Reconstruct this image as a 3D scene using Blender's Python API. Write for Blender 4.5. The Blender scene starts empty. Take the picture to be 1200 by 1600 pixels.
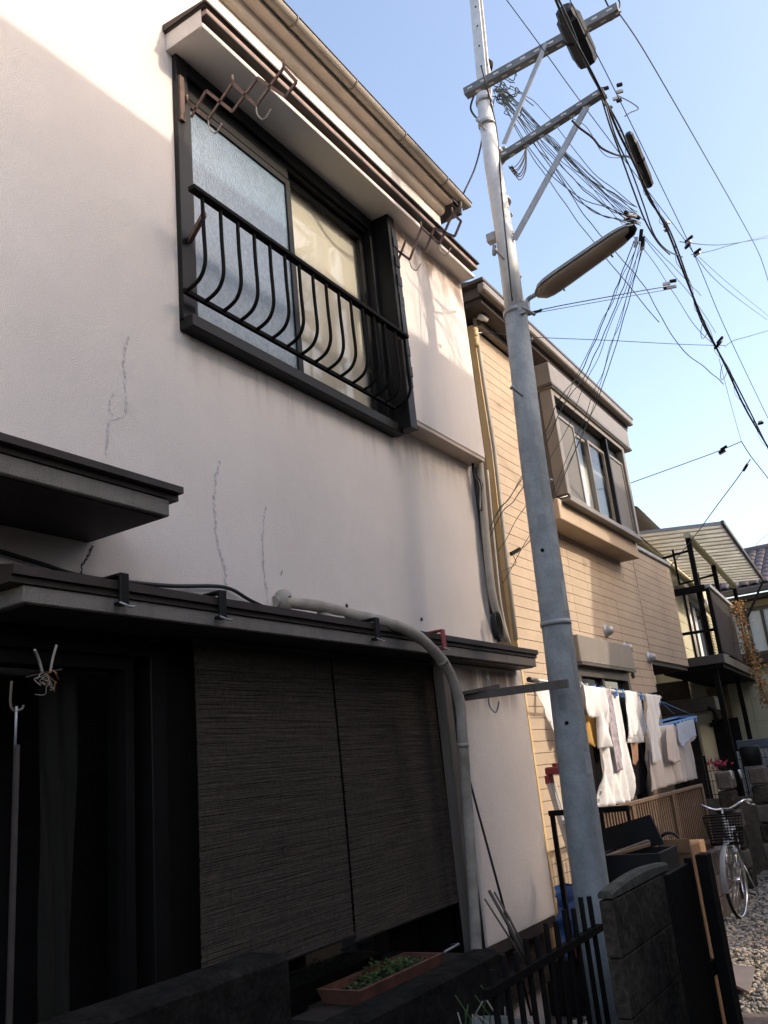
import bpy, bmesh, math, random
import numpy as np
from mathutils import Vector, Matrix, noise as mnoise

S = bpy.context.scene
COL = S.collection
rnd = random.Random(11)

# ------------------------------------------------------------------ camera
cam = bpy.data.cameras.new('camera')
cam_o = bpy.data.objects.new('camera', cam); COL.objects.link(cam_o)
right = Vector((0.836,0.54,-0.096)).normalized()
back = Vector((0.495,-0.818,-0.292)).normalized()
up = back.cross(right).normalized(); right = up.cross(back).normalized()
cam_o.matrix_world = Matrix(((right.x, up.x, back.x, 2.6), (right.y, up.y, back.y, 0.0), (right.z, up.z, back.z, 1.6), (0, 0, 0, 1)))
cam.sensor_fit = 'VERTICAL'; cam.sensor_height = 24.0; cam.lens = 24.0*1345/1600
cam.clip_start = 0.05; cam.clip_end = 2000
S.camera = cam_o

# ------------------------------------------------------------------ light
SUN = Vector((1.0, 0.20, 0.60)).normalized()
EL = math.asin(SUN.z)
world = bpy.data.worlds.new('World'); S.world = world
world.use_nodes = True
wn = world.node_tree; wn.nodes.clear()
sky = wn.nodes.new('ShaderNodeTexSky'); sky.sky_type = 'NISHITA'; sky.sun_disc = False
sky.sun_elevation = EL; sky.sun_rotation = math.atan2(SUN.x, SUN.y)
sky.altitude = 0; sky.air_density = 1.0; sky.dust_density = 3.0; sky.ozone_density = .8
bg = wn.nodes.new('ShaderNodeBackground'); bg.inputs[1].default_value = 0.15
wo = wn.nodes.new('ShaderNodeOutputWorld')
tint = wn.nodes.new('ShaderNodeMix'); tint.data_type = 'RGBA'; tint.blend_type = 'MULTIPLY'; tint.inputs[0].default_value = 1.0; tint.inputs[7].default_value = (.90, .84, .79, 1)
wn.links.new(sky.outputs[0], tint.inputs[6]); wn.links.new(tint.outputs[2], bg.inputs[0]); wn.links.new(bg.outputs[0], wo.inputs[0])
sl = bpy.data.lights.new('sun', 'SUN'); sl.energy = 0.88; sl.angle = math.radians(0.5); sl.color = (1.0, 0.88, 0.72)
so = bpy.data.objects.new('sun', sl); COL.objects.link(so)
so.rotation_euler = (-SUN).to_track_quat('-Z', 'Y').to_euler(); so.location = (12, 4, 14)
S.view_settings.view_transform = 'Standard'; S.view_settings.look = 'None'
S.view_settings.exposure = 1.84; S.view_settings.gamma = 1.0
S.render.engine = 'CYCLES'
S.cycles.max_bounces = 8; S.cycles.use_denoising = True

# ------------------------------------------------------------------ helpers
def M(name, col, rough=.8, var=.12, vs=3.0, bump=0.0, bs=80.0, metal=0.0, spec=.3, stretch=(1, 1, 1), dirt=None, dirt_amt=.0, trans=0.0, fine=0.0, fs=150.0, bump2=0.0):
    m = bpy.data.materials.new(name); m.use_nodes = True
    nt = m.node_tree; b = nt.nodes['Principled BSDF']
    b.inputs['Roughness'].default_value = rough; b.inputs['Metallic'].default_value = metal
    b.inputs['Specular IOR Level'].default_value = spec
    if trans: b.inputs['Transmission Weight'].default_value = trans
    tc = nt.nodes.new('ShaderNodeTexCoord'); mp = nt.nodes.new('ShaderNodeMapping'); mp.inputs['Scale'].default_value = stretch
    nt.links.new(tc.outputs['Object'], mp.inputs['Vector'])
    n1 = nt.nodes.new('ShaderNodeTexNoise'); n1.inputs['Scale'].default_value = vs; n1.inputs['Detail'].default_value = 6; n1.inputs['Roughness'].default_value = .65
    nt.links.new(mp.outputs[0], n1.inputs['Vector'])
    r = nt.nodes.new('ShaderNodeMapRange'); r.inputs[1].default_value = .3; r.inputs[2].default_value = .7
    r.inputs[3].default_value = 1-var; r.inputs[4].default_value = 1+var
    nt.links.new(n1.outputs[0], r.inputs[0])
    mul = nt.nodes.new('ShaderNodeVectorMath'); mul.operation = 'SCALE'; mul.inputs[0].default_value = col
    nt.links.new(r.outputs[0], mul.inputs['Scale'])
    out = mul.outputs[0]
    if fine:
        n3 = nt.nodes.new('ShaderNodeTexNoise'); n3.inputs['Scale'].default_value = fs; n3.inputs['Detail'].default_value = 3
        nt.links.new(tc.outputs['Object'], n3.inputs['Vector'])
        r3 = nt.nodes.new('ShaderNodeMapRange'); r3.inputs[1].default_value = .3; r3.inputs[2].default_value = .7
        r3.inputs[3].default_value = 1-fine; r3.inputs[4].default_value = 1+fine
        nt.links.new(n3.outputs[0], r3.inputs[0])
        m3 = nt.nodes.new('ShaderNodeVectorMath'); m3.operation = 'SCALE'
        nt.links.new(out, m3.inputs[0]); nt.links.new(r3.outputs[0], m3.inputs['Scale']); out = m3.outputs[0]
    if dirt:
        n2 = nt.nodes.new('ShaderNodeTexNoise'); n2.inputs['Scale'].default_value = 1.0; n2.inputs['Detail'].default_value = 8; n2.inputs['Roughness'].default_value = .7
        mp2 = nt.nodes.new('ShaderNodeMapping'); mp2.inputs['Scale'].default_value = (9, 9, .9)
        nt.links.new(tc.outputs['Object'], mp2.inputs['Vector']); nt.links.new(mp2.outputs[0], n2.inputs['Vector'])
        r2 = nt.nodes.new('ShaderNodeMapRange'); r2.inputs[1].default_value = .48; r2.inputs[2].default_value = .78; r2.inputs[3].default_value = 0; r2.inputs[4].default_value = dirt_amt
        nt.links.new(n2.outputs[0], r2.inputs[0])
        mx = nt.nodes.new('ShaderNodeMix'); mx.data_type = 'RGBA'
        nt.links.new(r2.outputs[0], mx.inputs[0]); nt.links.new(out, mx.inputs[6]); mx.inputs[7].default_value = (*dirt, 1)
        out = mx.outputs[2]
    nt.links.new(out, b.inputs['Base Color'])
    if bump:
        nb = nt.nodes.new('ShaderNodeTexNoise'); nb.inputs['Scale'].default_value = bs; nb.inputs['Detail'].default_value = 4
        nt.links.new(tc.outputs['Object'], nb.inputs['Vector'])
        if bump2:
            n4 = nt.nodes.new('ShaderNodeTexNoise'); n4.inputs['Scale'].default_value = 7; n4.inputs['Detail'].default_value = 5; n4.inputs['Distortion'].default_value = .6
            nt.links.new(tc.outputs['Object'], n4.inputs['Vector'])
            b4 = nt.nodes.new('ShaderNodeBump'); b4.inputs['Strength'].default_value = bump2; b4.inputs['Distance'].default_value = .03
            nt.links.new(n4.outputs[0], b4.inputs['Height'])
        bp = nt.nodes.new('ShaderNodeBump'); bp.inputs['Strength'].default_value = bump; bp.inputs['Distance'].default_value = .01
        nt.links.new(nb.outputs[0], bp.inputs['Height'])
        if bump2: nt.links.new(b4.outputs[0], bp.inputs['Normal'])
        nt.links.new(bp.outputs[0], b.inputs['Normal'])
    return m

def stain(m, x0, x1, y0, y1, z0, z1, col, amt, thr=.35, sc=(14, 14, 1.6)):
    """a run-off stain with its own ragged shape: noise streaks inside a soft box"""
    nt = m.node_tree; b = nt.nodes['Principled BSDF']
    src = b.inputs['Base Color'].links[0].from_socket
    tc = nt.nodes.new('ShaderNodeTexCoord'); sp = nt.nodes.new('ShaderNodeSeparateXYZ'); nt.links.new(tc.outputs['Object'], sp.inputs[0])
    def ramp(o, a, c, inv=False):
        r = nt.nodes.new('ShaderNodeMapRange'); r.interpolation_type = 'SMOOTHSTEP'
        r.inputs[1].default_value = a; r.inputs[2].default_value = c
        r.inputs[3].default_value = 1 if inv else 0; r.inputs[4].default_value = 0 if inv else 1
        nt.links.new(o, r.inputs[0]); return r.outputs[0]
    def mulf(a, c):
        k = nt.nodes.new('ShaderNodeMath'); k.operation = 'MULTIPLY'; nt.links.new(a, k.inputs[0])
        if isinstance(c, float): k.inputs[1].default_value = c
        else: nt.links.new(c, k.inputs[1])
        return k.outputs[0]
    f = mulf(ramp(sp.outputs[2], z0, z1), ramp(sp.outputs[2], z1+.03, z1+.06, True))
    f = mulf(f, mulf(ramp(sp.outputs[1], y0, y0+.15), ramp(sp.outputs[1], y1-.15, y1, True)))
    n = nt.nodes.new('ShaderNodeTexNoise'); n.inputs['Scale'].default_value = 1; n.inputs['Detail'].default_value = 6
    mp = nt.nodes.new('ShaderNodeMapping'); mp.inputs['Scale'].default_value = sc
    nt.links.new(tc.outputs['Object'], mp.inputs['Vector']); nt.links.new(mp.outputs[0], n.inputs['Vector'])
    f = mulf(f, ramp(n.outputs[0], thr, thr+.3)); f = mulf(f, float(amt))
    mx = nt.nodes.new('ShaderNodeMix'); mx.data_type = 'RGBA'
    nt.links.new(f, mx.inputs[0]); nt.links.new(src, mx.inputs[6]); mx.inputs[7].default_value = (*col, 1)
    nt.links.new(mx.outputs[2], b.inputs['Base Color'])

M3 = Matrix(((0.997, -0.072, 0, -.05), (0.072, 0.997, 0, 13.0), (0, 0, 1, 0), (0, 0, 0, 1)))

class MB:
    def __init__(s, T=None): s.v = []; s.f = []; s.T = T; s.sm = []
    def add(s, vs, fs, smooth=False):
        n = len(s.v); s.v += [tuple(v) for v in vs]
        for f in fs: s.f.append(tuple(i+n for i in f)); s.sm.append(smooth)
        return s
    def box(s, x0, x1, y0, y1, z0, z1, b=0.0):
        if x0 > x1: x0, x1 = x1, x0
        if y0 > y1: y0, y1 = y1, y0
        if z0 > z1: z0, z1 = z1, z0
        if b <= 0 or min(x1-x0, y1-y0, z1-z0) < 2.2*b:
            v = [(x0,y0,z0),(x1,y0,z0),(x1,y1,z0),(x0,y1,z0),(x0,y0,z1),(x1,y0,z1),(x1,y1,z1),(x0,y1,z1)]
            return s.add(v, [(0,3,2,1),(4,5,6,7),(0,1,5,4),(1,2,6,5),(2,3,7,6),(3,0,4,7)])
        bm = bmesh.new(); bmesh.ops.create_cube(bm, size=1)
        for v in bm.verts: v.co = Vector(((x0+x1)/2+v.co.x*(x1-x0), (y0+y1)/2+v.co.y*(y1-y0), (z0+z1)/2+v.co.z*(z1-z0)))
        bmesh.ops.bevel(bm, geom=bm.edges[:], offset=b, segments=1, affect='EDGES')
        bm.verts.ensure_lookup_table()
        s.add([v.co[:] for v in bm.verts], [[v.index for v in f.verts] for f in bm.faces]); bm.free(); return s
    def bar(s, a, c, w, h, upv=(0, 0, 1)):
        a = Vector(a); c = Vector(c); d = (c-a).normalized(); u = Vector(upv)
        if abs(d.dot(u)) > .98: u = Vector((1, 0, 0))
        t = d.cross(u).normalized(); u = t.cross(d).normalized(); t *= w/2; u *= h/2
        v = [a-t-u, a+t-u, a+t+u, a-t+u, c-t-u, c+t-u, c+t+u, c-t+u]
        return s.add(v, [(0,1,2,3),(7,6,5,4),(0,4,5,1),(1,5,6,2),(2,6,7,3),(3,7,4,0)])
    def tube(s, pts, r, n=8, smooth=True, cap=True):
        P = [Vector(p) for p in pts]; rs = r if isinstance(r, (list, tuple)) else [r]*len(P)
        ref = None; vs = []
        for i, p in enumerate(P):
            d = (P[min(i+1, len(P)-1)]-P[max(i-1, 0)]).normalized()
            if ref is None:
                ref = Vector((0, 0, 1)) if abs(d.z) < .9 else Vector((1, 0, 0))
            t = (ref-d*ref.dot(d)).normalized(); ref = t; u = d.cross(t)
            for k in range(n):
                a = 2*math.pi*k/n; vs.append(p+(t*math.cos(a)+u*math.sin(a))*rs[i])
        fs = []
        for i in range(len(P)-1):
            for k in range(n):
                k2 = (k+1) % n; fs.append((i*n+k, i*n+k2, (i+1)*n+k2, (i+1)*n+k))
        s.add(vs, fs, smooth)
        if cap:
            m = len(s.v)-len(vs)
            s.f.append(tuple(m+k for k in range(n))[::-1]); s.sm.append(False)
            s.f.append(tuple(m+(len(P)-1)*n+k for k in range(n))); s.sm.append(False)
        return s
    def lathe(s, c, prof, n=20, axis=(0, 0, 1), smooth=True):
        c = Vector(c); a = Vector(axis).normalized()
        t = a.cross(Vector((0, 1, 0)) if abs(a.y) < .9 else Vector((1, 0, 0))).normalized(); u = a.cross(t)
        vs = []; fs = []
        for (r, h) in prof:
            for k in range(n):
                q = 2*math.pi*k/n; vs.append(c+a*h+(t*math.cos(q)+u*math.sin(q))*r)
        for i in range(len(prof)-1):
            for k in range(n):
                k2 = (k+1) % n; fs.append((i*n+k, i*n+k2, (i+1)*n+k2, (i+1)*n+k))
        return s.add(vs, fs, smooth)
    def prism(s, poly, vec):
        n = len(poly); v = [Vector(p) for p in poly]; w = [p+Vector(vec) for p in v]
        return s.add(v+w, [tuple(range(n))[::-1], tuple(range(n, 2*n))]+[(i, (i+1) % n, n+(i+1) % n, n+i) for i in range(n)])
    def mesh(s, name):
        me = bpy.data.meshes.new(name); V = s.v
        if s.T is not None: V = [tuple(s.T @ Vector(v)) for v in V]
        me.from_pydata(V, [], s.f); me.polygons.foreach_set('use_smooth', s.sm); 
        bm = bmesh.new(); bm.from_mesh(me); bmesh.ops.recalc_face_normals(bm, faces=bm.faces); bm.to_mesh(me); bm.free()
        return me
    def build(s, name, mat, parent=None, **kw):
        me = s.mesh(name); me.materials.append(mat)
        return put(name, me, parent, **kw)

def put(name, me, parent=None, mat4=None, label=None, cat=None, group=None, kind=None):
    o = bpy.data.objects.new(name, me); COL.objects.link(o)
    if mat4 is not None: o.matrix_world = mat4
    if parent is not None:
        o.parent = parent
        if parent.parent is None: o.matrix_parent_inverse = Matrix.Translation(-parent.location)
    tag(o, label, cat, group, kind); return o
def tag(o, label=None, cat=None, group=None, kind=None):
    if label: o['label'] = label
    if cat: o['category'] = cat
    if group: o['group'] = group
    if kind: o['kind'] = kind
def thing(name, label, cat, loc=(0, 0, 0), group=None):
    o = bpy.data.objects.new(name, None); COL.objects.link(o); o.location = loc; o.empty_display_size = .1
    tag(o, label, cat, group); return o
def spline(pts, k=8):
    P = [Vector(p) for p in pts]; out = []
    for i in range(len(P)-1):
        p0 = P[max(i-1, 0)]; p1 = P[i]; p2 = P[i+1]; p3 = P[min(i+2, len(P)-1)]
        for j in range(k):
            t = j/k
            out.append(.5*((2*p1)+(p2-p0)*t+(2*p0-5*p1+4*p2-p3)*t*t+(3*p1-p0-3*p2+p3)*t**3))
    out.append(P[-1]); return out
def sag(a, c, d, n=14):
    a = Vector(a); c = Vector(c)
    return [a.lerp(c, i/n)-Vector((0, 0, 4*d*(i/n)*(1-i/n))) for i in range(n+1)]

# ------------------------------------------------------------------ materials
m_stucco = M('stucco_pinkish', (.77, .705, .655), .92, .06, 1.1, .5, 230, fine=.14, fs=260, bump2=.10, dirt=(.52, .47, .44), dirt_amt=.07)
stain(m_stucco, -1, 1, 2.5, 5.7, 3.35, 3.70, (.34, .27, .23), .40, .42)
stain(m_stucco, -1, 1, 4.4, 5.7, 4.95, 5.24, (.30, .20, .13), .85, .30, (7, 7, 2.5))
stain(m_stucco, -1, 1, 1.7, 3.3, 2.75, 2.40, (.22, .19, .17), .5, .40, (5, 5, 3))
stain(m_stucco, -1, 1, 4.7, 5.6, 1.85, 2.14, (.22, .18, .16), .85, .25)
stain(m_stucco, -1, 1, 1.0, 5.7, 2.17, 2.265, (.18, .15, .13), .5, .42)
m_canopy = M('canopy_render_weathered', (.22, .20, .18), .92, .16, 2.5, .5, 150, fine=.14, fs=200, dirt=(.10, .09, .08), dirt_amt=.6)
m_soffit = M('soffit_weathered', (.52, .44, .36), .9, .12, 4, .3, 150, fine=.08)
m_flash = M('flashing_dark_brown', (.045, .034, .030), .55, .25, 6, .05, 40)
m_black_alu = M('black_aluminium', (.008, .0075, .0075), .45, .2, 10, spec=.22)
m_black_iron = M('black_iron', (.008, .007, .0065), .75, .25, 20, .1, 120, spec=.1)
m_gutter = M('gutter_grey_brown', (.30, .26, .21), .45, .12, 5, spec=.4)
m_rust = M('rusty_bracket', (.15, .095, .075), .75, .3, 30, .2, 200)
m_hoodstrip = M('hood_strip', (.36, .26, .215), .7, .25, 12)
m_glass_dark = M('dark_window_glass', (.012, .013, .014), .06, .1, 3, spec=.6)
m_frost = M('patterned_frosted_glass', (.13, .195, .25), .13, .14, 14, .28, 90, spec=1.0, stretch=(1, 1, .45), fine=.16, fs=55)  # blue base colour stands in for the sky reflected in the pane
m_pane = bpy.data.materials.new('clear_window_glass'); m_pane.use_nodes = True
def clear_glass(m):
    nt = m.node_tree; nt.nodes.clear()
    o = nt.nodes.new('ShaderNodeOutputMaterial'); mx = nt.nodes.new('ShaderNodeMixShader'); tr = nt.nodes.new('ShaderNodeBsdfTransparent'); gl = nt.nodes.new('ShaderNodeBsdfGlossy')
    gl.inputs['Roughness'].default_value = .03; tr.inputs[0].default_value = (.95, .96, .95, 1)
    lw_ = nt.nodes.new('ShaderNodeLayerWeight'); pw = nt.nodes.new('ShaderNodeMath'); pw.operation = 'POWER'; pw.inputs[1].default_value = 3.5
    ma = nt.nodes.new('ShaderNodeMath'); ma.operation = 'MULTIPLY_ADD'; ma.inputs[1].default_value = .45; ma.inputs[2].default_value = .02
    nt.links.new(lw_.outputs['Facing'], pw.inputs[0]); nt.links.new(pw.outputs[0], ma.inputs[0])
    nt.links.new(ma.outputs[0], mx.inputs[0]); nt.links.new(tr.outputs[0], mx.inputs[1]); nt.links.new(gl.outputs[0], mx.inputs[2]); nt.links.new(mx.outputs[0], o.inputs[0])
clear_glass(m_pane)
m_curtain = M('curtain_beige', (.60, .54, .45), .9, .02, 5)
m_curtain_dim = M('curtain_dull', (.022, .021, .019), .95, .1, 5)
m_reed = M('reed_blind', (.082, .066, .053), .85, .4, 7, stretch=(1, .8, 45), fine=.3, fs=60)
m_wood_old = M('weathered_timber', (.15, .125, .105), .85, .25, 12, .3, 60, stretch=(1, 1, .08))
m_wood_dark = M('dark_timber', (.035, .028, .024), .8, .3, 10, .2, 60)
m_conduit = M('conduit_tape_beige', (.35, .305, .255), .8, .3, 9, .15, 60)
m_conduit2 = M('pvc_pipe_grey', (.35, .32, .27), .55, .15, 6)
m_cable = M('black_cable', (.016, .018, .020), .55, .2, 10)
m_cable2 = M('cable_grey_green', (.035, .05, .055), .5, .2, 10)
m_steel = M('galvanised_steel', (.36, .37, .38), .5, .16, 9, .08, 60, metal=.35, spec=.5)
m_armsteel = M('cross_arm_steel', (.17, .175, .175), .6, .3, 7, .1, 60, metal=.2, spec=.4)
m_pole = M('pole_grey_paint', (.33, .355, .365), .78, .2, 9, .15, 90, spec=.15, dirt=(.15, .155, .155), dirt_amt=.6, fine=.08, fs=70)
m_polelight = M('galvanised_pole_top', (.56, .56, .555), .55, .16, 9, .08, 60, metal=.25, spec=.45)
m_lens = M('lamp_lens_aged', (.27, .20, .14), .35, .18, 6, spec=.5)
m_lampbody = M('lamp_housing', (.20, .22, .19), .55, .15, 6)
m_porcelain = M('porcelain', (.62, .60, .57), .25, .1, 10, spec=.5)
m_siding = M('siding_tan', (.42, .332, .248), .85, .09, 2.2, .25, 60, fine=.07, fs=90)
m_siding_joint = M('siding_joint', (.33, .255, .18), .9, .1, 5)
m_trim_yellow = M('corner_trim_ochre', (.56, .41, .21), .6, .1, 6)
m_brown_alu = M('bronze_aluminium', (.07, .058, .048), .42, .12, 6, spec=.45)
m_tan_alu = M('taupe_aluminium', (.20, .175, .15), .45, .1, 6, spec=.4)
m_white_frame = M('white_interior', (.74, .73, .72), .7, .05, 3)
m_screen = M('insect_screen', (.15, .145, .14), .7, .1, 40)
m_concrete = M('mossy_concrete', (.060, .050, .040), .97, .6, 9, .9, 26, fine=.35, fs=45, spec=.1)
m_concrete_b = M('block_concrete', (.155, .125, .105), .95, .4, 6, .6, 40, fine=.2, fs=60)
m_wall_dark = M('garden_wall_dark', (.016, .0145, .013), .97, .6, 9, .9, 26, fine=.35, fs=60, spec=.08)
m_gravel = M('gravel_stones', (.36, .335, .30), .9, .35, 25)
m_gravel2 = M('gravel_stones_warm', (.46, .37, .27), .9, .35, 25)
m_gravel3 = M('gravel_stones_dark', (.15, .147, .142), .9, .3, 25)
m_dirt = M('packed_dirt', (.085, .075, .06), .95, .35, 6, .5, 40)
m_asphalt = M('asphalt', (.055, .055, .056), .9, .2, 4, .4, 120)
m_plastic_tc = M('terracotta_plastic', (.17, .075, .055), .75, .35, 8, .1, 60)
m_soil = M('soil', (.04, .03, .022), .95, .3, 20, .6, 60)
m_leaf = M('leaf_green', (.05, .085, .025), .7, .35, 20)
m_dry = M('dry_plant', (.33, .17, .07), .85, .35, 20)
m_leaf_l = M('vine_leaf_light', (.16, .15, .05), .8, .35, 20)
m_white_cloth = M('white_cloth', (.90, .895, .90), .9, .04, 6)
m_cream_cloth = M('cream_cloth', (.74, .68, .64), .9, .05, 6)
m_cream2 = M('grey_cream_cloth', (.66, .62, .615), .9, .05, 6)
m_blue_cloth = M('pale_blue_cloth', (.52, .60, .72), .9, .06, 6)
m_ochre_cloth = M('ochre_cloth', (.42, .25, .07), .9, .2, 9, stretch=(1, 5, .5))
m_black_cloth = M('black_cloth', (.012, .012, .014), .95, .2, 9)
m_lace = M('patterned_grey_cloth', (.34, .30, .34), .9, .5, 22, stretch=(1, 1, 1))
m_peach = M('peach_cloth', (.55, .33, .22), .9, .1, 9)
m_blue_plastic = M('blue_plastic', (.12, .30, .66), .4, .1, 9)
m_blue_tarp = M('blue_tarp', (.05, .13, .38), .35, .4, 12, spec=.5)
m_red_plastic = M('red_plastic', (.30, .05, .055), .45, .15, 12)
m_alu = M('aluminium', (.62, .58, .54), .4, .1, 10, metal=.4)
m_fence_brown = M('fence_brown', (.125, .08, .052), .6, .2, 10)
m_card = M('cardboard', (.24, .14, .075), .85, .12, 6)
m_blackbox = M('black_crate', (.010, .010, .011), .6, .2, 8)
m_creamwall = M('cream_panel', (.50, .47, .34), .85, .09, 3, .15, 50)
m_tile = M('glazed_roof_tile', (.085, .068, .068), .4, .3, 12, spec=.5)
m_curtain_cool = M('pale_curtain', (.66, .73, .75), .85, .1, 6, stretch=(6, 6, 1))
m_chrome = M('chrome', (.70, .70, .70), .22, .1, 12, metal=.9)
m_tyre = M('tyre_rubber', (.016, .016, .016), .8, .2, 20)
m_tyre_side = M('tyre_sidewall', (.42, .39, .32), .8, .15, 20)
m_brick_opp = M('opposite_house_wall', (.62, .59, .56), .9, .12, 3, .2, 60)
m_opp_base = M('opposite_house_base', (.05, .042, .035), .9, .2, 3, .2, 60)
m_opp_roof = M('opposite_house_roof', (.09, .085, .085), .8, .15, 5)
m_pink = M('pink_flower', (.38, .03, .07), .7, .3, 30)
m_bluegrey = M('blue_grey_paint', (.14, .17, .22), .6, .1, 6)
m_panel = bpy.data.materials.new('translucent_sheet'); m_panel.use_nodes = True
def translucent(m, col):
    nt = m.node_tree; nt.nodes.clear(); o = nt.nodes.new('ShaderNodeOutputMaterial'); mx = nt.nodes.new('ShaderNodeMixShader')
    d = nt.nodes.new('ShaderNodeBsdfDiffuse'); t = nt.nodes.new('ShaderNodeBsdfTranslucent')
    tc = nt.nodes.new('ShaderNodeTexCoord'); n = nt.nodes.new('ShaderNodeTexNoise'); n.inputs['Scale'].default_value = 3.0; n.inputs['Detail'].default_value = 5
    nt.links.new(tc.outputs['Object'], n.inputs['Vector'])
    cr = nt.nodes.new('ShaderNodeValToRGB'); cr.color_ramp.elements[0].position = .3; cr.color_ramp.elements[1].position = .7
    cr.color_ramp.elements[0].color = (col[0]*.82, col[1]*.8, col[2]*.75, 1); cr.color_ramp.elements[1].color = (*col, 1)
    nt.links.new(n.outputs[0], cr.inputs[0]); nt.links.new(cr.outputs[0], d.inputs[0]); nt.links.new(cr.outputs[0], t.inputs[0])
    mx.inputs[0].default_value = .55; nt.links.new(d.outputs[0], mx.inputs[1]); nt.links.new(t.outputs[0], mx.inputs[2]); nt.links.new(mx.outputs[0], o.inputs[0])
translucent(m_panel, (.86, .85, .80))
def cloth_mat(m, k=.3):
    nt = m.node_tree; b = nt.nodes['Principled BSDF']; o = nt.nodes['Material Output']
    t = nt.nodes.new('ShaderNodeBsdfTranslucent'); mx = nt.nodes.new('ShaderNodeMixShader'); mx.inputs[0].default_value = k
    nt.links.new(b.inputs['Base Color'].links[0].from_socket, t.inputs[0])
    nt.links.new(b.outputs[0], mx.inputs[1]); nt.links.new(t.outputs[0], mx.inputs[2]); nt.links.new(mx.outputs[0], o.inputs[0])
for q in (m_white_cloth, m_cream_cloth, m_cream2, m_blue_cloth): cloth_mat(q)

# ------------------------------------------------------------------ ground
g = MB(); g.add([(-300, -300, 0), (300, -300, 0), (300, 400, 0), (-300, 400, 0)], [(0, 1, 2, 3)])
g.build('ground', m_dirt, kind='structure')
al = MB(); al.add([(1.45, -20, .004), (4.5, -20, .004), (4.5, 5.2, .004), (1.45, 5.2, .004)], [(0, 1, 2, 3)])
al.build('alley', m_asphalt, kind='structure')
# gravel: loose stones over the dirt in the visible strip of the lot
ico = bmesh.new(); bmesh.ops.create_icosphere(ico, subdivisions=1, radius=1); iv = np.array([v.co[:] for v in ico.verts]); ifc = [[v.index for v in f.verts] for f in ico.faces]; ico.free()
def stones(n, seed, mat):
    r = np.random.default_rng(seed); V = []; F = []
    for i in range(n):
        x = r.uniform(.15, 1.9); y = 5.4+7.0*r.random()**1.25
        a = r.uniform(.009, .021)*np.array([r.uniform(.8, 1.4), r.uniform(.8, 1.4), r.uniform(.5, .9)])
        q = iv*(1+r.uniform(-.28, .28, (12, 1)))*a
        c, s_ = math.cos(x*91+y*57), math.sin(x*91+y*57)
        q = q @ np.array([[c, -s_, 0], [s_, c, 0], [0, 0, 1]])
        b0 = len(V)*12; V.append(q+np.array([x, y, r.uniform(-.002, .012)])); F += [[k+b0 for k in f] for f in ifc]
    me = bpy.data.meshes.new('gravel'); me.from_pydata(np.concatenate(V).tolist(), [], F); me.materials.append(mat)
    put('gravel', me, kind='stuff')
stones(6500, 1, m_gravel); stones(3500, 2, m_gravel2); stones(3500, 3, m_gravel3)
# grass tufts between the stones
gr = MB()
for i in range(900):
    x = rnd.uniform(.6, 1.4); y = rnd.choice((rnd.gauss(7.35, .25), rnd.uniform(5.9, 7.6), rnd.gauss(6.4, .2))); h = rnd.uniform(.015, .05); a = rnd.uniform(0, 6.28); l = rnd.uniform(-.02, .02)
    gr.add([(x-.003*math.cos(a), y-.003*math.sin(a), 0), (x+.003*math.cos(a), y+.003*math.sin(a), 0), (x+l, y+l*.5, h)], [(0, 1, 2)])
gr.build('grass', m_leaf, kind='stuff')

# ------------------------------------------------------------------ houses across the alley (outside the frame; they shade this one)
def opp_house(name, label, x0, x1, y0, y1, h, mw=None, ridge=1.4, wins=(), roof='gable'):
    t = thing(name, label, 'house', (x0, y0, 0))
    MB().box(x0, x1, y0, y1, 2.9, h).build('wall', mw or m_brick_opp, t); MB().box(x0+.02, x1-.02, y0+.02, y1-.02, 0, 2.898).build('base_wall', m_opp_base, t)
    if roof == 'flat':
        MB().box(x0-.05, x1+.05, y0-.05, y1+.05, h+.002, h+.12).build('roof', m_opp_roof, t)
    else:
        b = MB(); xm = (x0+x1)/2; e = .35
        b.prism([(x0-e, y0-.05, h+.01), (xm, y0-.05, h+ridge), (x1+e, y0-.05, h+.01), (x1+e, y0-.05, h-.1), (xm, y0-.05, h+ridge-.12), (x0-e, y0-.05, h-.1)], (0, y1-y0+.1, 0)); b.build('roof', m_opp_roof, t)
    for (wy, wz, ww, wh) in wins:
        f = MB().box(x0-.05, x0-.003, wy, wy+ww, wz, wz+wh).build('window', m_brown_alu, t)
        MB().box(x0-.06, x0-.052, wy+.06, wy+ww-.06, wz+.06, wz+wh-.06).build('pane', m_glass_dark, f)
    return t
opp_house('opposite_house', 'dark two storey house facing the pink stucco house from across the alley', 4.95, 11, .4, 5.35, 7.50, wins=((1.6, 4.2, 1.7, 1.2), (1.6, .9, 1.6, 1.9)))
opp_house('opposite_house', 'single storey house beside the dark opposite house, behind the camera', 5.2, 11, -9, .1, 3.0, wins=((-4, .9, 1.7, 1.3),))
opp_house('opposite_house', 'flat roofed annex built onto the end of the dark opposite house', 4.6, 10, 5.36, 6.62, 7.0, roof='flat', wins=((5.6, 4.4, .6, .9),))
opp_house('opposite_house', 'tall flat roofed house across from the tan siding house', 4.6, 11, 9.95, 13.3, 7.05, m_opp_base, roof='flat', wins=((10.6, 4.4, 1.7, 1.1), (10.6, .9, 1.7, 1.3)))
opp_house('opposite_house', 'lower gabled house across from the house with the balcony', 5.0, 11, 13.6, 24, 6.3, wins=((15, .9, 1.7, 1.3),))
opp_house('opposite_house', 'unseen pale house added behind the gap to block low sky light', 14, 22, 1, 17, 6.2, wins=((7, 3.6, 1.7, 1.1),))  # added out of view to hold back sky light through the gap
dw = thing('garden_wall', 'unseen dark wall added before the opposite house to cut bounced light', 'wall', (3.5, -6, 0))  # added out of view to keep lit-ground bounce off the lower wall
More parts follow.
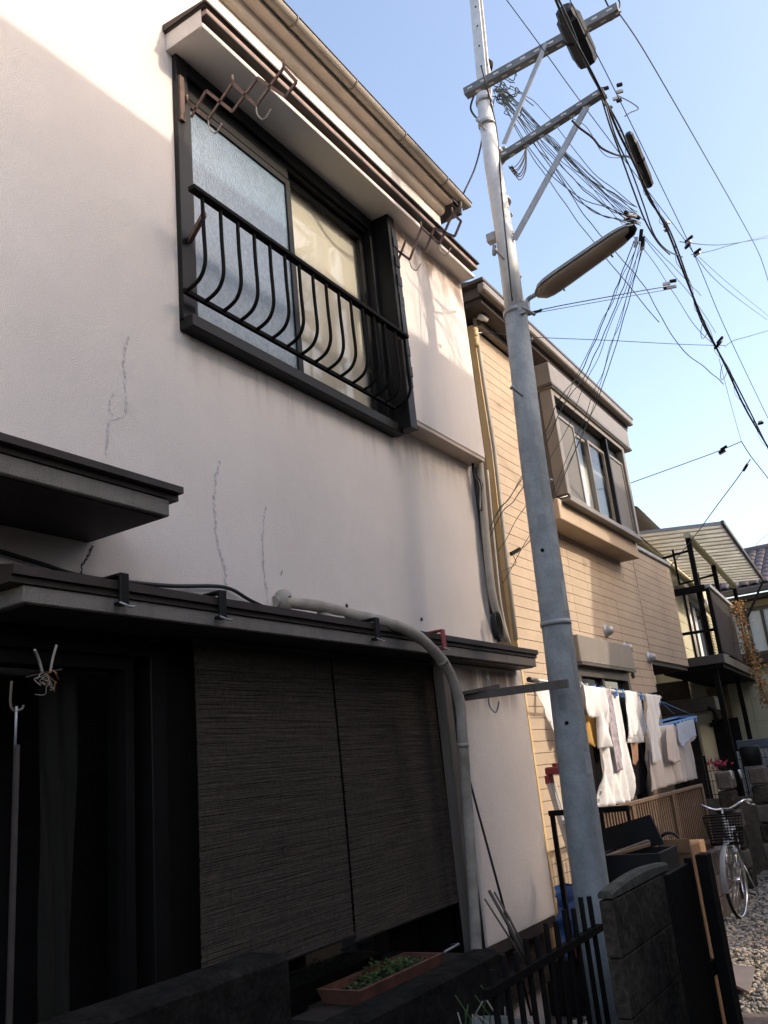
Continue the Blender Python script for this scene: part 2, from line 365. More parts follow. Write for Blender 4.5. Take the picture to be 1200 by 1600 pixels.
MB().box(3.5, 3.62, -6, 6.35, 0, 1.8).build('wall_panel', m_wall_dark, dw); MB().box(3.47, 3.65, -6.02, 6.37, 1.803, 1.86, .01).build('coping', m_wall_dark, dw)
gw = thing('garden_wall', 'low block wall standing along the far side of the gravel lot', 'wall', (3.0, 8.1, 0))
for k in range(5):
    for j in range(15):
        MB().box(3.0, 3.12, 8.1+j*.4+(.2 if k % 2 else 0), 8.49+j*.4+(.2 if k % 2 else 0), k*.2, k*.2+.192).build('block', m_concrete_b, gw)

# ------------------------------------------------------------------ stucco house
H = thing('stucco_house', 'pinkish stucco house with black window railing and cracked wall', 'house', (0, 2.6, 0))
w = MB()
XW = -.18
w.box(XW, 0, -4, 2.62, 2.2, 6.15); w.box(XW, 0, 2.62, 4.5, 2.2, 3.72); w.box(XW, 0, 2.62, 4.5, 5.34, 6.15); w.box(XW, 0, 4.5, 5.68, 2.2, 6.15)
w.box(XW, 0, -4, .5, 0, 2.2); w.box(XW, 0, 4.55, 5.68, 0, 2.2); w.box(XW, 0, .5, 4.55, 0, .35)
w.box(-6, XW, 5.5, 5.68, 0, 6.0); w.box(-6, XW, -4, -3.8, 0, 6.0); w.box(-6, -5.8, -3.8, 5.5, 0, 6.0); w.box(-5.8, XW, -3.8, 5.5, 2.42, 2.5)
w.build('wall', m_stucco, H)
# attic / roof
r = MB(); r.prism([(.12, -4.1, 6.19), (-3.1, -4.1, 7.5), (-6.4, -4.1, 6.19), (-6.4, -4.1, 6.151), (.12, -4.1, 6.151)], (0, 9.97, 0)); r.build('roof', m_tile, H)
MB().box(.061, .135, -4, 5.68, 6.10, 6.15).build('soffit', m_soffit, H)
MB().box(-6, .125, 5.683, 5.86, 6.085, 6.15).build('gable_board', m_flash, H)
co = MB(); cpr = [(.001, 6.03)]+[(.018+.042*math.sin(k*math.pi/12), 6.03+.075*(1-math.cos(k*math.pi/12))) for k in range(7)]+[(.060, 6.148), (.001, 6.148)]
co.prism([(p[0], -4, p[1]) for p in cpr], (0, 9.681, 0)); co.build('cornice', m_soffit, H)
gt = MB(); GX, GZ, GRr = .172, 6.168, .046
prof = [(GX+GRr*math.cos(a), GZ+GRr*math.sin(a)) for a in [math.pi+k*math.pi/10 for k in range(11)]]
prof_in = [(GX+(GRr-.004)*math.cos(a), GZ+(GRr-.004)*math.sin(a)) for a in [2*math.pi-k*math.pi/10 for k in range(11)]]
gt.prism([(p[0], -4, p[1]) for p in prof+prof_in], (0, 9.87, 0))
gt.box(GX-.042, GX+.042, 5.871, 5.88, GZ-.035, GZ-.003)
gto = gt.build('gutter', m_gutter, H)
MB().tube([(GX+GRr, -4, GZ+.002), (GX+GRr, 5.88, GZ+.002)], .006, 8).build('gutter_bead', m_flash, gto)
for y in (2.2, 2.85, 3.5, 4.15, 4.8, 5.45):
    b = MB(); b.tube([(GX+(GRr+.005)*math.cos(a), y, GZ+(GRr+.005)*math.sin(a)) for a in [math.pi*.98+k*math.pi*1.0/10 for k in range(11)]], .005, 6)
    b.build('gutter_hook', m_tan_alu, gto)
MB().tube(spline([(GX, 5.74, GZ-.045), (GX-.01, 5.74, GZ-.10), (.10, 5.72, GZ-.15), (.05, 5.71, GZ-.20)]), .018, 8).build('gutter_outlet', m_flash, gto)
# window hood
hd = MB().box(.001, .232, 2.58, 5.62, 5.300, 5.405, .002); hdo = hd.build('window_hood', m_stucco, H)
MB().box(.2325, .258, 2.583, 5.618, 5.296, 5.326, .003).build('hood_lip', m_stucco, hdo)
MB().box(.2325, .289, 2.584, 5.61, 5.357, 5.3645).build('hood_strip_shade', m_flash, hdo)  # thin dark sheet painting the shade beneath the projecting strip
MB().box(.001, .292, 2.57, 5.63, 5.4055, 5.412).build('hood_bed', m_flash, hdo)
MB().box(.001, .256, 2.5785, 2.5795, 5.3, 5.405).build('hood_end', m_stucco, hdo)
MB().box(.2325, .290, 2.583, 5.627, 5.3655, 5.393, .002).build('hood_strip', m_hoodstrip, hdo)
MB().prism([(.001, 2.56, 5.455), (.305, 2.56, 5.426), (.305, 2.56, 5.413), (.001, 2.56, 5.413)], (0, 3.08, 0)).build('hood_flashing', m_flash, hdo)
# upper shutter pocket
pk = MB().box(.001, .135, 4.56, 5.615, 3.79, 5.299, .008); pko = pk.build('shutter_pocket', m_stucco, H)
MB().box(.001, .16, 4.47, 4.559, 3.70, 5.299, .004).build('pocket_cheek', m_black_alu, pko)
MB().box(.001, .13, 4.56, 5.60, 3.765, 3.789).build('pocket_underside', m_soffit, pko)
cb = MB()
for k in range(16):
    z = 4.0+k*.075; d = .004+.007*abs(math.sin(k*1.7)); cb.box(.1601, .1601+d, 4.50, 4.556, z, z+.075)
cb.build('pocket_cheek_edge', m_black_alu, pko)
# upper window
wn_ = thing('x', 'x', 'x'); bpy.data.objects.remove(wn_)
fr = MB(); fr.box(-.12, .03, 2.62, 2.70, 3.725, 5.335, .003); fr.box(-.12, .03, 4.43, 4.47, 3.725, 5.335, .003); fr.box(-.12, .03, 2.70, 4.43, 5.21, 5.335, .003); fr.box(-.12, .085, 2.62, 4.50, 3.68, 3.745, .004)
fr.box(-.12, .006, 2.70, 4.43, 5.185, 5.209); fr.box(-.12, .006, 2.70, 3.56, 5.10, 5.184)
win = fr.build('window', m_black_alu, H)
MB().box(.0301, .045, 2.63, 2.66, 4.88, 5.16).build('frame_bracket', m_rust, win)
def sash(x, y0, y1, z0, z1, glass, par, t=.045):
    b = MB(); b.box(x-.015, x+.015, y0, y0+t, z0, z1, .002); b.box(x-.015, x+.015, y1-t, y1, z0, z1, .002); b.box(x-.015, x+.015, y0+t, y1-t, z0, z0+t*1.3, .002); b.box(x-.015, x+.015, y0+t, y1-t, z1-t, z1, .002)
    o = b.build('sash', m_black_alu, par)
    MB().box(x-.003, x+.003, y0+t-.005, y1-t+.005, z0+t*1.3-.005, z1-t+.005).build('pane', glass, par); return o
sash(-.012, 2.70, 3.58, 3.746, 5.098, m_frost, win)
sash(-.048, 3.50, 4.43, 3.746, 5.184, m_pane, win)
def curtain(x, y0, y1, z0, z1, mat, par, amp=.012, f=40, n=90):
    b = MB(); vs = []; fs = []
    for i in range(n+1):
        y = y0+(y1-y0)*i/n; xx = x+amp*math.sin(f*y+2*math.sin(3*y))
        vs += [(xx, y, z0), (xx, y, z1)]
    for i in range(n): fs.append((2*i, 2*i+2, 2*i+3, 2*i+1))
    b.add(vs, fs, True); return b.build('curtain', mat, par)
curtain(-.085, 3.4, 4.5, 3.72, 5.2, m_curtain, win, .0003, 9)
MB().box(-.5, -.48, 2.5, 4.6, 3.6, 5.4).build('room_back', m_black_cloth, win)
# window guard rail
rail = MB(); RX = .20; YL, YR = 2.518, 4.468; ZT = 4.32
rail.box(RX-.022, RX+.022, YL, YR, ZT-.014, ZT+.014, .004)
ro = rail.build('window_guard', m_black_iron, H)
NB = 16
for k in range(NB):
    y = YL+.075+(YR-YL-.10)*k/(NB-1); b = MB()
    pts = [(RX, y, ZT-.012), (RX, y, ZT-.18), (RX+.004, y, ZT-.32), (RX-.002, y, ZT-.385), (RX-.03, y, ZT-.435), (RX-.075, y, ZT-.46), (RX-.13, y, ZT-.472)]
    b.tube(spline(pts, 4), .0095, 8); b.build('guard_bar', m_black_iron, ro)
MB().box(.065, .085, YL+.06, YR-.03, ZT-.484, ZT-.462).build('guard_lower_rail', m_black_iron, ro)
MB().bar((.031, YL+.155, ZT-.135), (RX, YL+.085, ZT-.10), .02, .03).build('guard_stay', m_rust, ro)
MB().bar((.161, YR-.03, ZT-.005), (RX-.02, YR-.03, ZT-.005), .02, .02).build('guard_stay', m_rust, ro)
# folding laundry brackets under the hood
def scissor(P, base_y, hooks):
    o = None
    segs, knobs = P
    root = MB(); root.bar(segs[0][0], segs[0][1], .008, .016); ro2 = root.build('laundry_bracket', m_rust, H)
    for a, c in segs[1:]:
        MB().bar(a, c, .008, .016).build('bracket_bar', m_rust, ro2)
    for a in knobs:
        MB().tube([a, (a[0], a[1], a[2]+.045)], .007, 6).build('bracket_peg', m_rust, ro2)
    for a in hooks:
        b = MB(); b.tube(spline([a, (a[0]+.005, a[1], a[2]-.06), (a[0]+.035, a[1]+.01, a[2]-.095), (a[0]+.07, a[1]+.02, a[2]-.05)], 6), .004, 6); b.build('bracket_hook', m_gutter, ro2)
a1 = [(0.041,2.68,5.02), (0.181,2.68,4.832), (0.176,2.68,5.014), (0.352,2.68,4.958), (0.342,2.68,4.788), (0.51,2.68,4.894), (0.491,2.68,4.74), (0.671,2.68,4.857), (0.738,2.68,4.733), (0.669,2.68,4.685), (0.064,2.68,4.91)]
scissor(([(a1[0], a1[1]), (a1[10], a1[2]), (a1[1], a1[3]), (a1[2], a1[4]), (a1[4], a1[5]), (a1[3], a1[6]), (a1[6], a1[7]), (a1[5], a1[9]), (a1[7], a1[8]), (a1[9], a1[8])], [a1[0], a1[3], a1[7]]), 2.68, [a1[1], a1[6]])
a2 = [(0.124,4.58,5.093), (0.237,4.58,4.95), (0.226,4.58,5.113), (0.135,4.58,4.965), (0.355,4.58,5.152), (0.472,4.58,4.966), (0.45,4.58,5.102), (0.599,4.58,5.148), (0.651,4.58,5.063), (0.59,4.58,4.972), (0.355,4.58,4.953)]
scissor(([(a2[0], a2[1]), (a2[3], a2[2]), (a2[1], a2[4]), (a2[4], a2[5]), (a2[10], a2[6]), (a2[5], a2[7]), (a2[7], a2[8]), (a2[8], a2[9]), (a2[6], a2[9])], [a2[4], a2[7]]), 4.58, [a2[1], a2[5]])
# entrance canopy, far left
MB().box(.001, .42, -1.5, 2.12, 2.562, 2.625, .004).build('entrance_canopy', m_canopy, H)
MB().box(.002, .40, -1.49, 2.10, 2.556, 2.5615).build('canopy_shade_board', m_flash, H)  # near-black board standing in for shade under the entrance canopy
ec = MB(); ec.prism([(.001, -1.5, 2.72), (.452, -1.5, 2.675), (.452, -1.5, 2.650), (.425, -1.5, 2.650), (.425, -1.5, 2.627), (.001, -1.5, 2.627)], (0, 3.66, 0)); ec.build('entrance_flashing', m_flash, H)
# long lower canopy over the ground floor windows
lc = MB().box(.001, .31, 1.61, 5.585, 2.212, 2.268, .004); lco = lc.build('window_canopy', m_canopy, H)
MB().box(.002, .29, 1.63, 5.57, 2.2065, 2.2115).build('canopy_shade_board', m_flash, lco)  # same dark stand-in for the shade below the long canopy
MB().prism([(.001, 1.56, 2.385), (.332, 1.56, 2.322), (.332, 1.56, 2.292), (.318, 1.56, 2.292), (.318, 1.56, 2.270), (.001, 1.56, 2.270)], (0, 4.035, 0)).build('canopy_flashing', m_flash, lco)
# lower pocket
MB().box(.001, .16, 4.66, 5.66, .64, 2.211, .008).build('shutter_pocket', m_stucco, H)
MB().box(.001, .15, 4.56, 4.659, .60, 2.211).build('pocket_cheek', m_black_alu, H)
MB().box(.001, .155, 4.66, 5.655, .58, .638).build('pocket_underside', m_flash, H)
MB().box(.001, .05, 2.56, 5.69, .25, .56).build('foundation', m_concrete, H)
# ground floor window and door behind the blind
gw2 = MB(); gw2.box(XW, .035, 2.442, 2.558, .35, 2.2); gw2.box(-.1, .04, 2.56, 2.62, .35, 2.2); gw2.box(-.1, .04, 4.5, 4.558, .35, 2.2); gw2.box(-.1, .04, 2.62, 4.5, 2.12, 2.2); gw2.box(-.1, .06, 2.62, 4.5, .35, .52)
g1 = gw2.build('window', m_black_alu, H); MB().box(-.05, -.04, 2.62, 4.5, .52, 2.12).build('pane', m_glass_dark, g1)
dr = MB(); dr.box(-.1, .05, 2.36, 2.44, .3, 2.17, .003); dr.box(-.1, .05, .5, 2.36, 2.13, 2.2); dr.box(-.08, .02, 2.26, 2.30, .3, 2.13); dr.box(-.08, .02, .5, 2.26, 2.08, 2.128); dr.box(-.08, .02, 1.55, 1.60, .3, 2.08)
d1 = dr.build('door', m_black_alu, H)
MB().box(-.03, -.025, .5, 2.26, .3, 2.08).build('pane', m_pane, d1)
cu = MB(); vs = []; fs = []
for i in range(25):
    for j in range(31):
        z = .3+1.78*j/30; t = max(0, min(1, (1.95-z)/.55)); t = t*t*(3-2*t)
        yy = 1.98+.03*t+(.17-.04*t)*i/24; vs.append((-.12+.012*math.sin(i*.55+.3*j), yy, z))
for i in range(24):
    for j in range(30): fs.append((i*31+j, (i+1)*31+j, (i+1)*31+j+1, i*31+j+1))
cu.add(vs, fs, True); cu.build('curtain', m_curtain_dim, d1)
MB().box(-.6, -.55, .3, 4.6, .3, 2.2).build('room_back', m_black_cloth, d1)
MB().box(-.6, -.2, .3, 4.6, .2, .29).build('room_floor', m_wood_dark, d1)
# cracks repaired with grey filler
m_crack = M('crack_filler', (.54, .525, .525), .9, .2, 30, fine=.3, fs=60)
m_crackd = M('crack_dark', (.05, .045, .045), .9, .3, 30)
def crack(pts, r, mat):
    P = spline(pts, 10); b = MB(); left = []; rr = random.Random(5)
    for i, p in enumerate(P):
        q = rr.uniform(.4, 1.3)*r; o = rr.uniform(-.5, .5)*r*1.6
        left += [(.0022, p.y-q+o, p.z), (.0022, p.y+q+o, p.z)]
    b.add(left, [(2*i, 2*i+1, 2*i+3, 2*i+2) for i in range(len(P)-1)]); b.build('crack', mat, H)
crack([(0,2.306,3.526),(0,2.283,3.394),(0,2.289,3.291),(0,2.291,3.158),(0,2.237,3.112),(0,2.204,3.088),(0,2.194,3.014),(0,2.187,2.937)], .0058, m_crack)
crack([(0,2.221,3.223),(0,2.204,3.145),(0,2.224,3.123)], .004, m_crack)
crack([(0,2.846,3.088),(0,2.806,2.904),(0,2.806,2.75),(0,2.825,2.648),(0,2.854,2.562),(0,2.857,2.479),(0,2.849,2.414)], .008, m_crack)
crack([(0,3.17,2.935),(0,3.138,2.78),(0,3.13,2.634),(0,3.143,2.51),(0,3.14,2.422)], .0058, m_crack)
crack([(0,3.269,2.616),(0,3.256,2.589)], .003, m_crackd)
crack([(0,2.119,2.548),(0,2.105,2.508),(0,2.076,2.468),(0,2.07,2.411)], .005, m_crackd)
for p in ((0,3.807,2.498), (0,4.612,2.501)):
    MB().lathe((.001, p[1], p[2]), [(.012, 0), (.011, .004), (.001, .006)], 8, (1, 0, 0)).build('wall_fixing', m_crackd, H)
# cable along the wall over the canopy
MB().tube(spline([(0.02,1.627,2.466),(0.02,1.873,2.438),(0.02,2.051,2.416),(0.02,2.279,2.422),(0.02,2.517,2.437),(0.02,2.827,2.472),(0.02,2.995,2.433),(0.02,3.184,2.392)], 6), .009, 6).build('wall_cable', m_cable, H)
# conduit hose leaving the wall and running down over the canopy
cd = MB(); cdp = [(0.01,3.182,2.447), (0.03,3.265,2.449), (0.12,3.402,2.428), (0.2,3.587,2.388), (0.33,3.706,2.333), (0.38,3.865,2.279), (0.4,4.013,2.195), (0.4,4.156,2.084), (0.4,4.219,1.932), (0.39,4.224,1.765), (0.36,4.257,1.536), (0.34,4.26,1.217), (0.33,4.229,0.826), (0.33,4.196,0.557)]
cd.tube(spline(cdp, 6), [.029+.0012*math.sin(i*.7)+.0008*math.sin(i*2.3) for i in range(len(spline(cdp, 6)))], 12); cdo = cd.build('conduit_hose', m_conduit, H)
MB().lathe((0,3.239,2.458), [(.001, .0), (.055, .002), (.058, .03), (.045, .05), (.02, .055)], 16, (1, .25, 0)).build('conduit_flange', m_conduit2, cdo)
for k in (38, 55):
    P = spline(cdp, 6)[k]; P2 = spline(cdp, 6)[k+1]; d = (P2-P).normalized()
    MB().tube([P, P+d*.022], .0325, 10).build('conduit_tape_edge', m_conduit2, cdo)
MB().tube(spline([(0.1,3.41,2.404), (0.16,3.446,2.368), (0.18,3.505,2.364)], 5), .016, 8).build('conduit_stub', m_conduit2, cdo)
# pipes down the house corner
p1 = MB().tube(spline([(0.06,5.661,3.821),(0.06,5.64,3.6),(0.06,5.592,3.143),(0.06,5.575,2.736),(0.06,5.694,2.437)], 5), .030, 10); p1.build('drain_pipe', m_conduit2, H)
for off, rr_, mt in (((738, 722), .012, m_cable), ((742, 730), .016, m_black_alu), ((757, 722), .010, m_conduit2)):
    MB().tube(spline([(0.05,5.562,3.777), (0.03,5.599,3.397), (0.03,5.591,3.004), (0.03,5.582,2.626)] if rr_ == .012 else [(0.03,5.639,3.762), (0.02,5.632,3.257), (0.02,5.615,2.772), (0.02,5.671,2.437)] if rr_ == .016 else [(0,5.924,3.816), (0,5.863,3.203), (0,5.83,2.704), (0,5.899,2.433)], 5), rr_, 8).build('service_pipe', mt, H)
for k in range(6):
    b = MB(); a = Vector((0.06,5.531,3.701))+Vector((0, .02*k, rnd.uniform(-.05, .03)))
    b.tube(spline([a, a+Vector((.02, .01, -.06)), a+Vector((.01, .03, -.12)), a+Vector((0, .01, -.2+rnd.uniform(-.1, .05)))], 5), .006, 6); b.build('service_cable', m_conduit2 if k % 2 else m_cable, H)
coil = MB()
cc = Vector((0.06,5.531,2.524))
for k in range(4):
    coil.tube([(cc.x+.012*k, cc.y+(.045+.004*k)*math.cos(a*.3142), cc.z+(.085+.006*k)*math.sin(a*.3142)) for a in range(21)], .006, 6, cap=False)
coil.build('cable_coil', m_cable, label='coil of black cable hanging at the corner pipes above the canopy', cat='cable')
# wooden arm with a wire hook
wa = thing('pole_arm', 'weathered wooden bar sticking out from the wall under the lower canopy', 'wooden bar', (0.16,4.723,2.007))
MB().bar((0.17,4.687,2.005), (0.836,4.72,1.999), .03, .045).build('bar', m_wood_old, wa)
MB().bar((0.2,4.651,2.023), (0.42,4.708,2.04), .02, .02).build('bar_upper_piece', m_wood_old, wa)
hk = MB(); hp = Vector((0.32,4.751,2.017))
hk.tube(spline([hp+Vector((0, 0, .09)), hp+Vector((.015, 0, .07)), hp+Vector((.005, 0, .0)), hp+Vector((0, 0, -.08)), hp+Vector((.03, .01, -.12)), hp+Vector((.055, .02, -.06))], 6), .005, 6)
hk.build('wire_hook', m_steel, label='bent wire hook hanging on the weathered wooden bar', cat='hook')
for k in range(3):
    MB().tube([(hp.x-.01+.012*k+.026*math.cos(a*.524), hp.y+.03*math.sin(a*.524)*.5, hp.z+.03*math.sin(a*.524)) for a in range(13)], .003, 5, cap=False).build('tie_string', M('green_string', (.05, .12, .10), .8), wa)
# timber post in front of the shutter pocket
tp = MB().box(.19, .255, 4.34, 4.41, .55, 2.208, .004); tp.build('timber_post', m_wood_old, label='grey timber post standing under the canopy beside the reed blind', cat='post')
tp2 = MB().box(.10, .145, 4.50, 4.555, .4, 2.205, .003); tp2.build('timber_post', m_wood_dark, label='thin black post behind the grey timber post', cat='post')
# clips on the canopy edge
def clip(p, mat, label):
    t = thing('clothes_clip', label, 'clip', p, 'clips on the lower canopy edge')
    b = MB(); x = p[0]; y = p[1]; z = p[2]
    b.box(x-.07, x+.012, y-.02, y+.02, z+.024, z+.036, .003); b.box(x+.012, x+.024, y-.02, y+.02, z-.075, z+.036, .003); b.box(x-.012, x+.012, y-.017, y+.017, z-.075, z-.063)
    b.build('clip_body', mat, t)
    MB().tube([(x+.03, y-.03, z-.07), (x+.045, y, z-.085), (x+.03, y+.035, z-.078)], .004, 6).build('clip_spring', m_steel, t)
clip((.332, 1.968, 2.31), m_black_alu, 'leftmost black plastic clip on the lower canopy edge')
clip((.332, 2.452, 2.31), m_black_alu, 'black plastic clip on the canopy edge below the long wall crack')
clip((.332, 3.543, 2.31), m_black_alu, 'black plastic clip on the canopy edge beside the bending hose')
clip((.332, 4.215, 2.31), m_red_plastic, 'red plastic clip on the canopy edge right of the hose')
# reed blinds
def blind(y0, y1, z0, z1, label):
    t = thing('reed_blind', label, 'blind', (.12, (y0+y1)/2, z1), 'reed blinds over the ground floor window')
    b = MB(); n = int((z1-z0)/.0034)
    for i in range(n):
        z = z0+(z1-z0)*(i+.5)/n; rr = random.Random(i*7+int(y0*100)); pts = []
        e0 = rr.uniform(-.003, .002); e1 = rr.uniform(-.002, .003); ph = rr.uniform(0, 6)
        for k in range(9):
            yy = y0+e0+(y1+e1-y0-e0)*k/8
            pts.append((.12+.010*math.sin(2.2*z+yy*1.5)+rr.uniform(-.0012, .0012), yy, z+.0010*math.sin(yy*7+ph)+.010*math.sin(2.3*(yy-y0))*((z1-z)/1.3)))
        b.tube(pts, rr.uniform(.0012, .0020), 4, cap=False)
    b.build('reeds', m_reed, t, kind='stuff')
    MB().tube([(.125, y0-.015, z1+.004), (.125, y1+.015, z1+.004)], .014, 8).build('head_rail', m_wood_dark, t)
    MB().tube([(.122, y0-.01, z0+.004), (.122, y1+.01, z0+.012)], .010, 8).build('bottom_rail', m_wood_dark, t)
    for f_ in (.16, .5, .84):
        yy = y0+(y1-y0)*f_; MB().tube([(.133+.010*math.sin(2.2*z+yy*1.5), yy, z) for z in [z0+(z1-z0)*k/12 for k in range(13)]], .0006, 4).build('binding_cord', m_wood_dark, t)
blind(2.515, 3.455, .925, 2.195, 'dark reed blind hanging nearest the glass door, left of the pair')
blind(3.475, 4.47, .905, 2.195, 'dark reed blind hanging next to the grey timber post, right of the pair')
# pole with plastic ties at far left
lp = thing('drying_pole', 'upright pole with forked top and loose plastic ties before the dark glass door', 'pole', (.3, 1.61, 0))
MB().tube([(.30, 1.61, .0), (.30, 1.61, 1.79)], .009, 8).build('shaft', m_wood_dark, lp)
MB().tube([(.30, 1.605, 1.78), (.30, 1.605, 1.90)], .004, 6).build('tip', m_steel, lp)
MB().tube(spline([(0.3,1.599,1.886), (0.3,1.585,1.908), (0.3,1.587,1.973)], 5), .004, 6).build('fork', m_wood_old, lp)
MB().tube(spline([(0.3,1.603,1.886), (0.3,1.624,1.893), (0.3,1.628,1.904)], 5), .004, 6).build('fork', m_wood_old, lp)
tb = thing('plastic_ties', 'bunch of pale plastic strips and string hanging at the pole top', 'ties', (0.3,1.706,1.997))
for (a, c, e) in (((0.3,1.692,2.002), (0.31,1.67,2.042), (0.33,1.641,2.065)), ((0.3,1.719,2.003), (0.31,1.72,2.045), (0.32,1.726,2.088))):
    MB().tube(spline([a, c, e], 5), [.004]*11, 6).build('strip', m_conduit2, tb)
for k in range(9):
    p = Vector((0.3,1.708,1.999)); q = [p]
    for j in range(4): q.append(q[-1]+Vector((rnd.uniform(-.02, .02), rnd.uniform(-.028, .028), rnd.uniform(-.035, .012))))
    MB().tube(spline(q, 5), .0012, 5).build('string', m_conduit2 if k % 3 else m_dry, tb)
MB().bar((0.3,1.634,1.988), (0.3,1.761,2.017), .004, .005).build('cross_wire', m_flash, tb)

# ------------------------------------------------------------------ things at the foot of the stucco house
sh = thing('plank_shelf', 'dark plank shelf under the reed blinds', 'shelf', (.1, 3.7, 0))
MB().box(.03, .30, 2.9, 4.33, .655, .688).build('plank', m_wood_dark, sh)
for y in (3.0, 4.2): MB().box(.06, .27, y, y+.06, 0, .654).build('leg', m_wood_dark, sh)
pl = thing('planter', 'long terracotta coloured planter box with low green plants', 'planter', (.13, 3.66, .69))
b = MB()
def trough(b, x0, x1, y0, y1, z0, z1, t, flare, zf=.045):
    o = [(x0, y0), (x1, y0), (x1, y1), (x0, y1)]; f = flare
    i1 = [(x0+t, y0+t), (x1-t, y0+t), (x1-t, y1-t), (x0+t, y1-t)]
    bt = [(x0+f, y0+f), (x1-f, y0+f), (x1-f, y1-f), (x0+f, y1-f)]
    v = [(*p, z0) for p in bt]+[(*p, z1) for p in o]+[(*p, z1) for p in i1]+[(p[0], p[1], z1-zf) for p in i1]
    fs = [(3, 2, 1, 0)]+[(i, (i+1) % 4, 4+(i+1) % 4, 4+i) for i in range(4)]+[(4+i, 4+(i+1) % 4, 8+(i+1) % 4, 8+i) for i in range(4)]+[(8+i, 8+(i+1) % 4, 12+(i+1) % 4, 12+i) for i in range(4)]+[(12, 13, 14, 15)]
    b.add(v, fs)
trough(b, -.0+.02, .25, 3.30, 4.03, .690, .75, .018, .02); b.build('box', m_plastic_tc, pl)
MB().box(.045, .228, 3.325, 4.005, .705, .722).build('soil', m_soil, pl)
lf = MB()
for k in range(700):
    x = rnd.uniform(.05, .22); y = rnd.gauss(3.70, .17)
    if not 3.34 < y < 3.99: continue
    z = .724+rnd.uniform(0, .06)*max(.2, 1-abs(y-3.7)/.3); a = rnd.uniform(0, 6.28); l = rnd.uniform(.012, .028); tz = rnd.uniform(-.3, .8)
    d = Vector((math.cos(a), math.sin(a), tz))*l; s_ = Vector((-math.sin(a), math.cos(a), 0))*l*.35; p = Vector((x, y, z))
    lf.add([p, p+d*.5+s_, p+d, p+d*.5-s_], [(0, 1, 2, 3)])
lf.build('plants', m_leaf, pl, kind='stuff')
MB().tube([(.27, 4.0, .76), (.27, 4.15, .765), (.2, 4.2, .75)], .006, 6).build('bent_wire', m_steel, label='bit of bent white wire lying behind the planter', cat='wire')

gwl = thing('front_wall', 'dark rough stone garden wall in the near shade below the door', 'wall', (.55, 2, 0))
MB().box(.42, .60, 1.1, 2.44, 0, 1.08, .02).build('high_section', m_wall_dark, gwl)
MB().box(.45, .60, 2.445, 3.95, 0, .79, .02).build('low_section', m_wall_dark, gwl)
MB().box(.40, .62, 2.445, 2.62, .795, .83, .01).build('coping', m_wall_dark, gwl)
# leaning sticks
def stick(label, a, c, r, mat=m_wood_old):
    MB().tube([a, Vector(a).lerp(Vector(c), .5)+Vector((.004, .003, 0)), c], [r, r*.9, r*.8], 7).build('stick', mat, label=label, cat='stick', group='sticks leaning by the lower pocket wall')
stick('long thin dark stick leaning on the pale wall beside the hose', (.33, 4.75, .3), (0.28,4.456,1.538), .008, m_wood_dark)
stick('short bamboo stick, thickest in the bundle leaning by the wall foot', (0.42,4.587,0.606), (0.32,4.453,0.966), .011)
stick('short bamboo stick, rightmost of the bundle leaning by the wall foot', (0.42,4.576,0.67), (0.32,4.511,0.951), .007)
stick('short thin stick, lowest of the bundle leaning by the wall foot', (0.42,4.613,0.54), (0.32,4.391,0.935), .006)
# wide pot with dry stalks behind the bars
pt = thing('shallow_pot', 'wide shallow pale-rimmed pot of dry stalks behind the black bars', 'plant pot', (.72, 3.45, 0))
pc = (.72, 3.45, 0)
MB().lathe(pc, [(.0, .36), (.15, .36), (.19, .44), (.205, .56), (.215, .565), (.215, .59), (.195, .59), (.19, .54), (0.0, .53)], 26).build('bowl', M('pot_glaze', (.20, .20, .18), .6, .3, 12), pt)
MB().lathe(pc, [(.0, .0), (.16, .0), (.14, .18), (.15, .358), (0, .359)], 18).build('stand', m_concrete, pt)
for k in range(16):
    a = rnd.uniform(0, 6.28); q = rnd.uniform(.02, .13); p = Vector((pc[0]+q*math.cos(a), pc[1]+q*math.sin(a), .53)); h = rnd.uniform(.05, .2)
    MB().tube([p, p+Vector((rnd.uniform(-.03, .03), rnd.uniform(-.03, .03), h*.6)), p+Vector((rnd.uniform(-.06, .06), rnd.uniform(-.06, .06), h))], .003, 5).build('stalk', m_conduit2 if k % 2 else m_leaf, pt)
# black bar fence
bf = thing('bar_fence', 'low black iron fence of upright bars in the near foreground', 'fence', (1.0, 3.4, 0))
for k in range(11):
    y = 3.07+.105*k; zt = .90+(.02 if k % 2 else 0)+.008*k
    b = MB().tube([(1.0, y, .02), (1.0, y, zt)], .0125, 8); b.build('bar', m_black_iron, bf)
for z in (.82, .12):
    MB().box(.985, 1.015, 3.0, 4.2, z, z+.03).build('rail', m_black_iron, bf)
# block pillar wall, gate and post
pw = thing('block_pillar', 'mossy concrete block pillar beside the black gate', 'pillar', (1.26, 3.95, 0))
for k in range(5):
    z0 = k*.21; z1 = z0+.203
    MB().box(1.255, 1.315, 3.56, 4.38, z0, z1+.004, .004).build('block', m_concrete, pw)
pc_ = MB(); vs = []; fs = []
for i in range(25):
    y = 3.56+.82*i/24; hh = 1.082+.022*math.sin(i/24*3.0)
    for (x, z) in ((1.254, 1.055), (1.254, hh-.012), (1.264, hh), (1.304, hh), (1.3155, hh-.012), (1.3155, 1.055)): vs.append((x, y, z))
for i in range(24):
    for k in range(5): fs.append((i*6+k, i*6+k+1, i*6+k+7, i*6+k+6))
fs += [tuple(range(6)), tuple(range(24*6, 25*6))]
pc_.add(vs, fs); pc_.build('coping', M('coping_moss', (.085, .080, .064), .97, .45, 12, .6, 40, fine=.25), pw)
gt_ = thing('iron_gate', 'black sheet metal gate leaf standing open beside the block pillar', 'gate', (1.46, 4.0, 0))
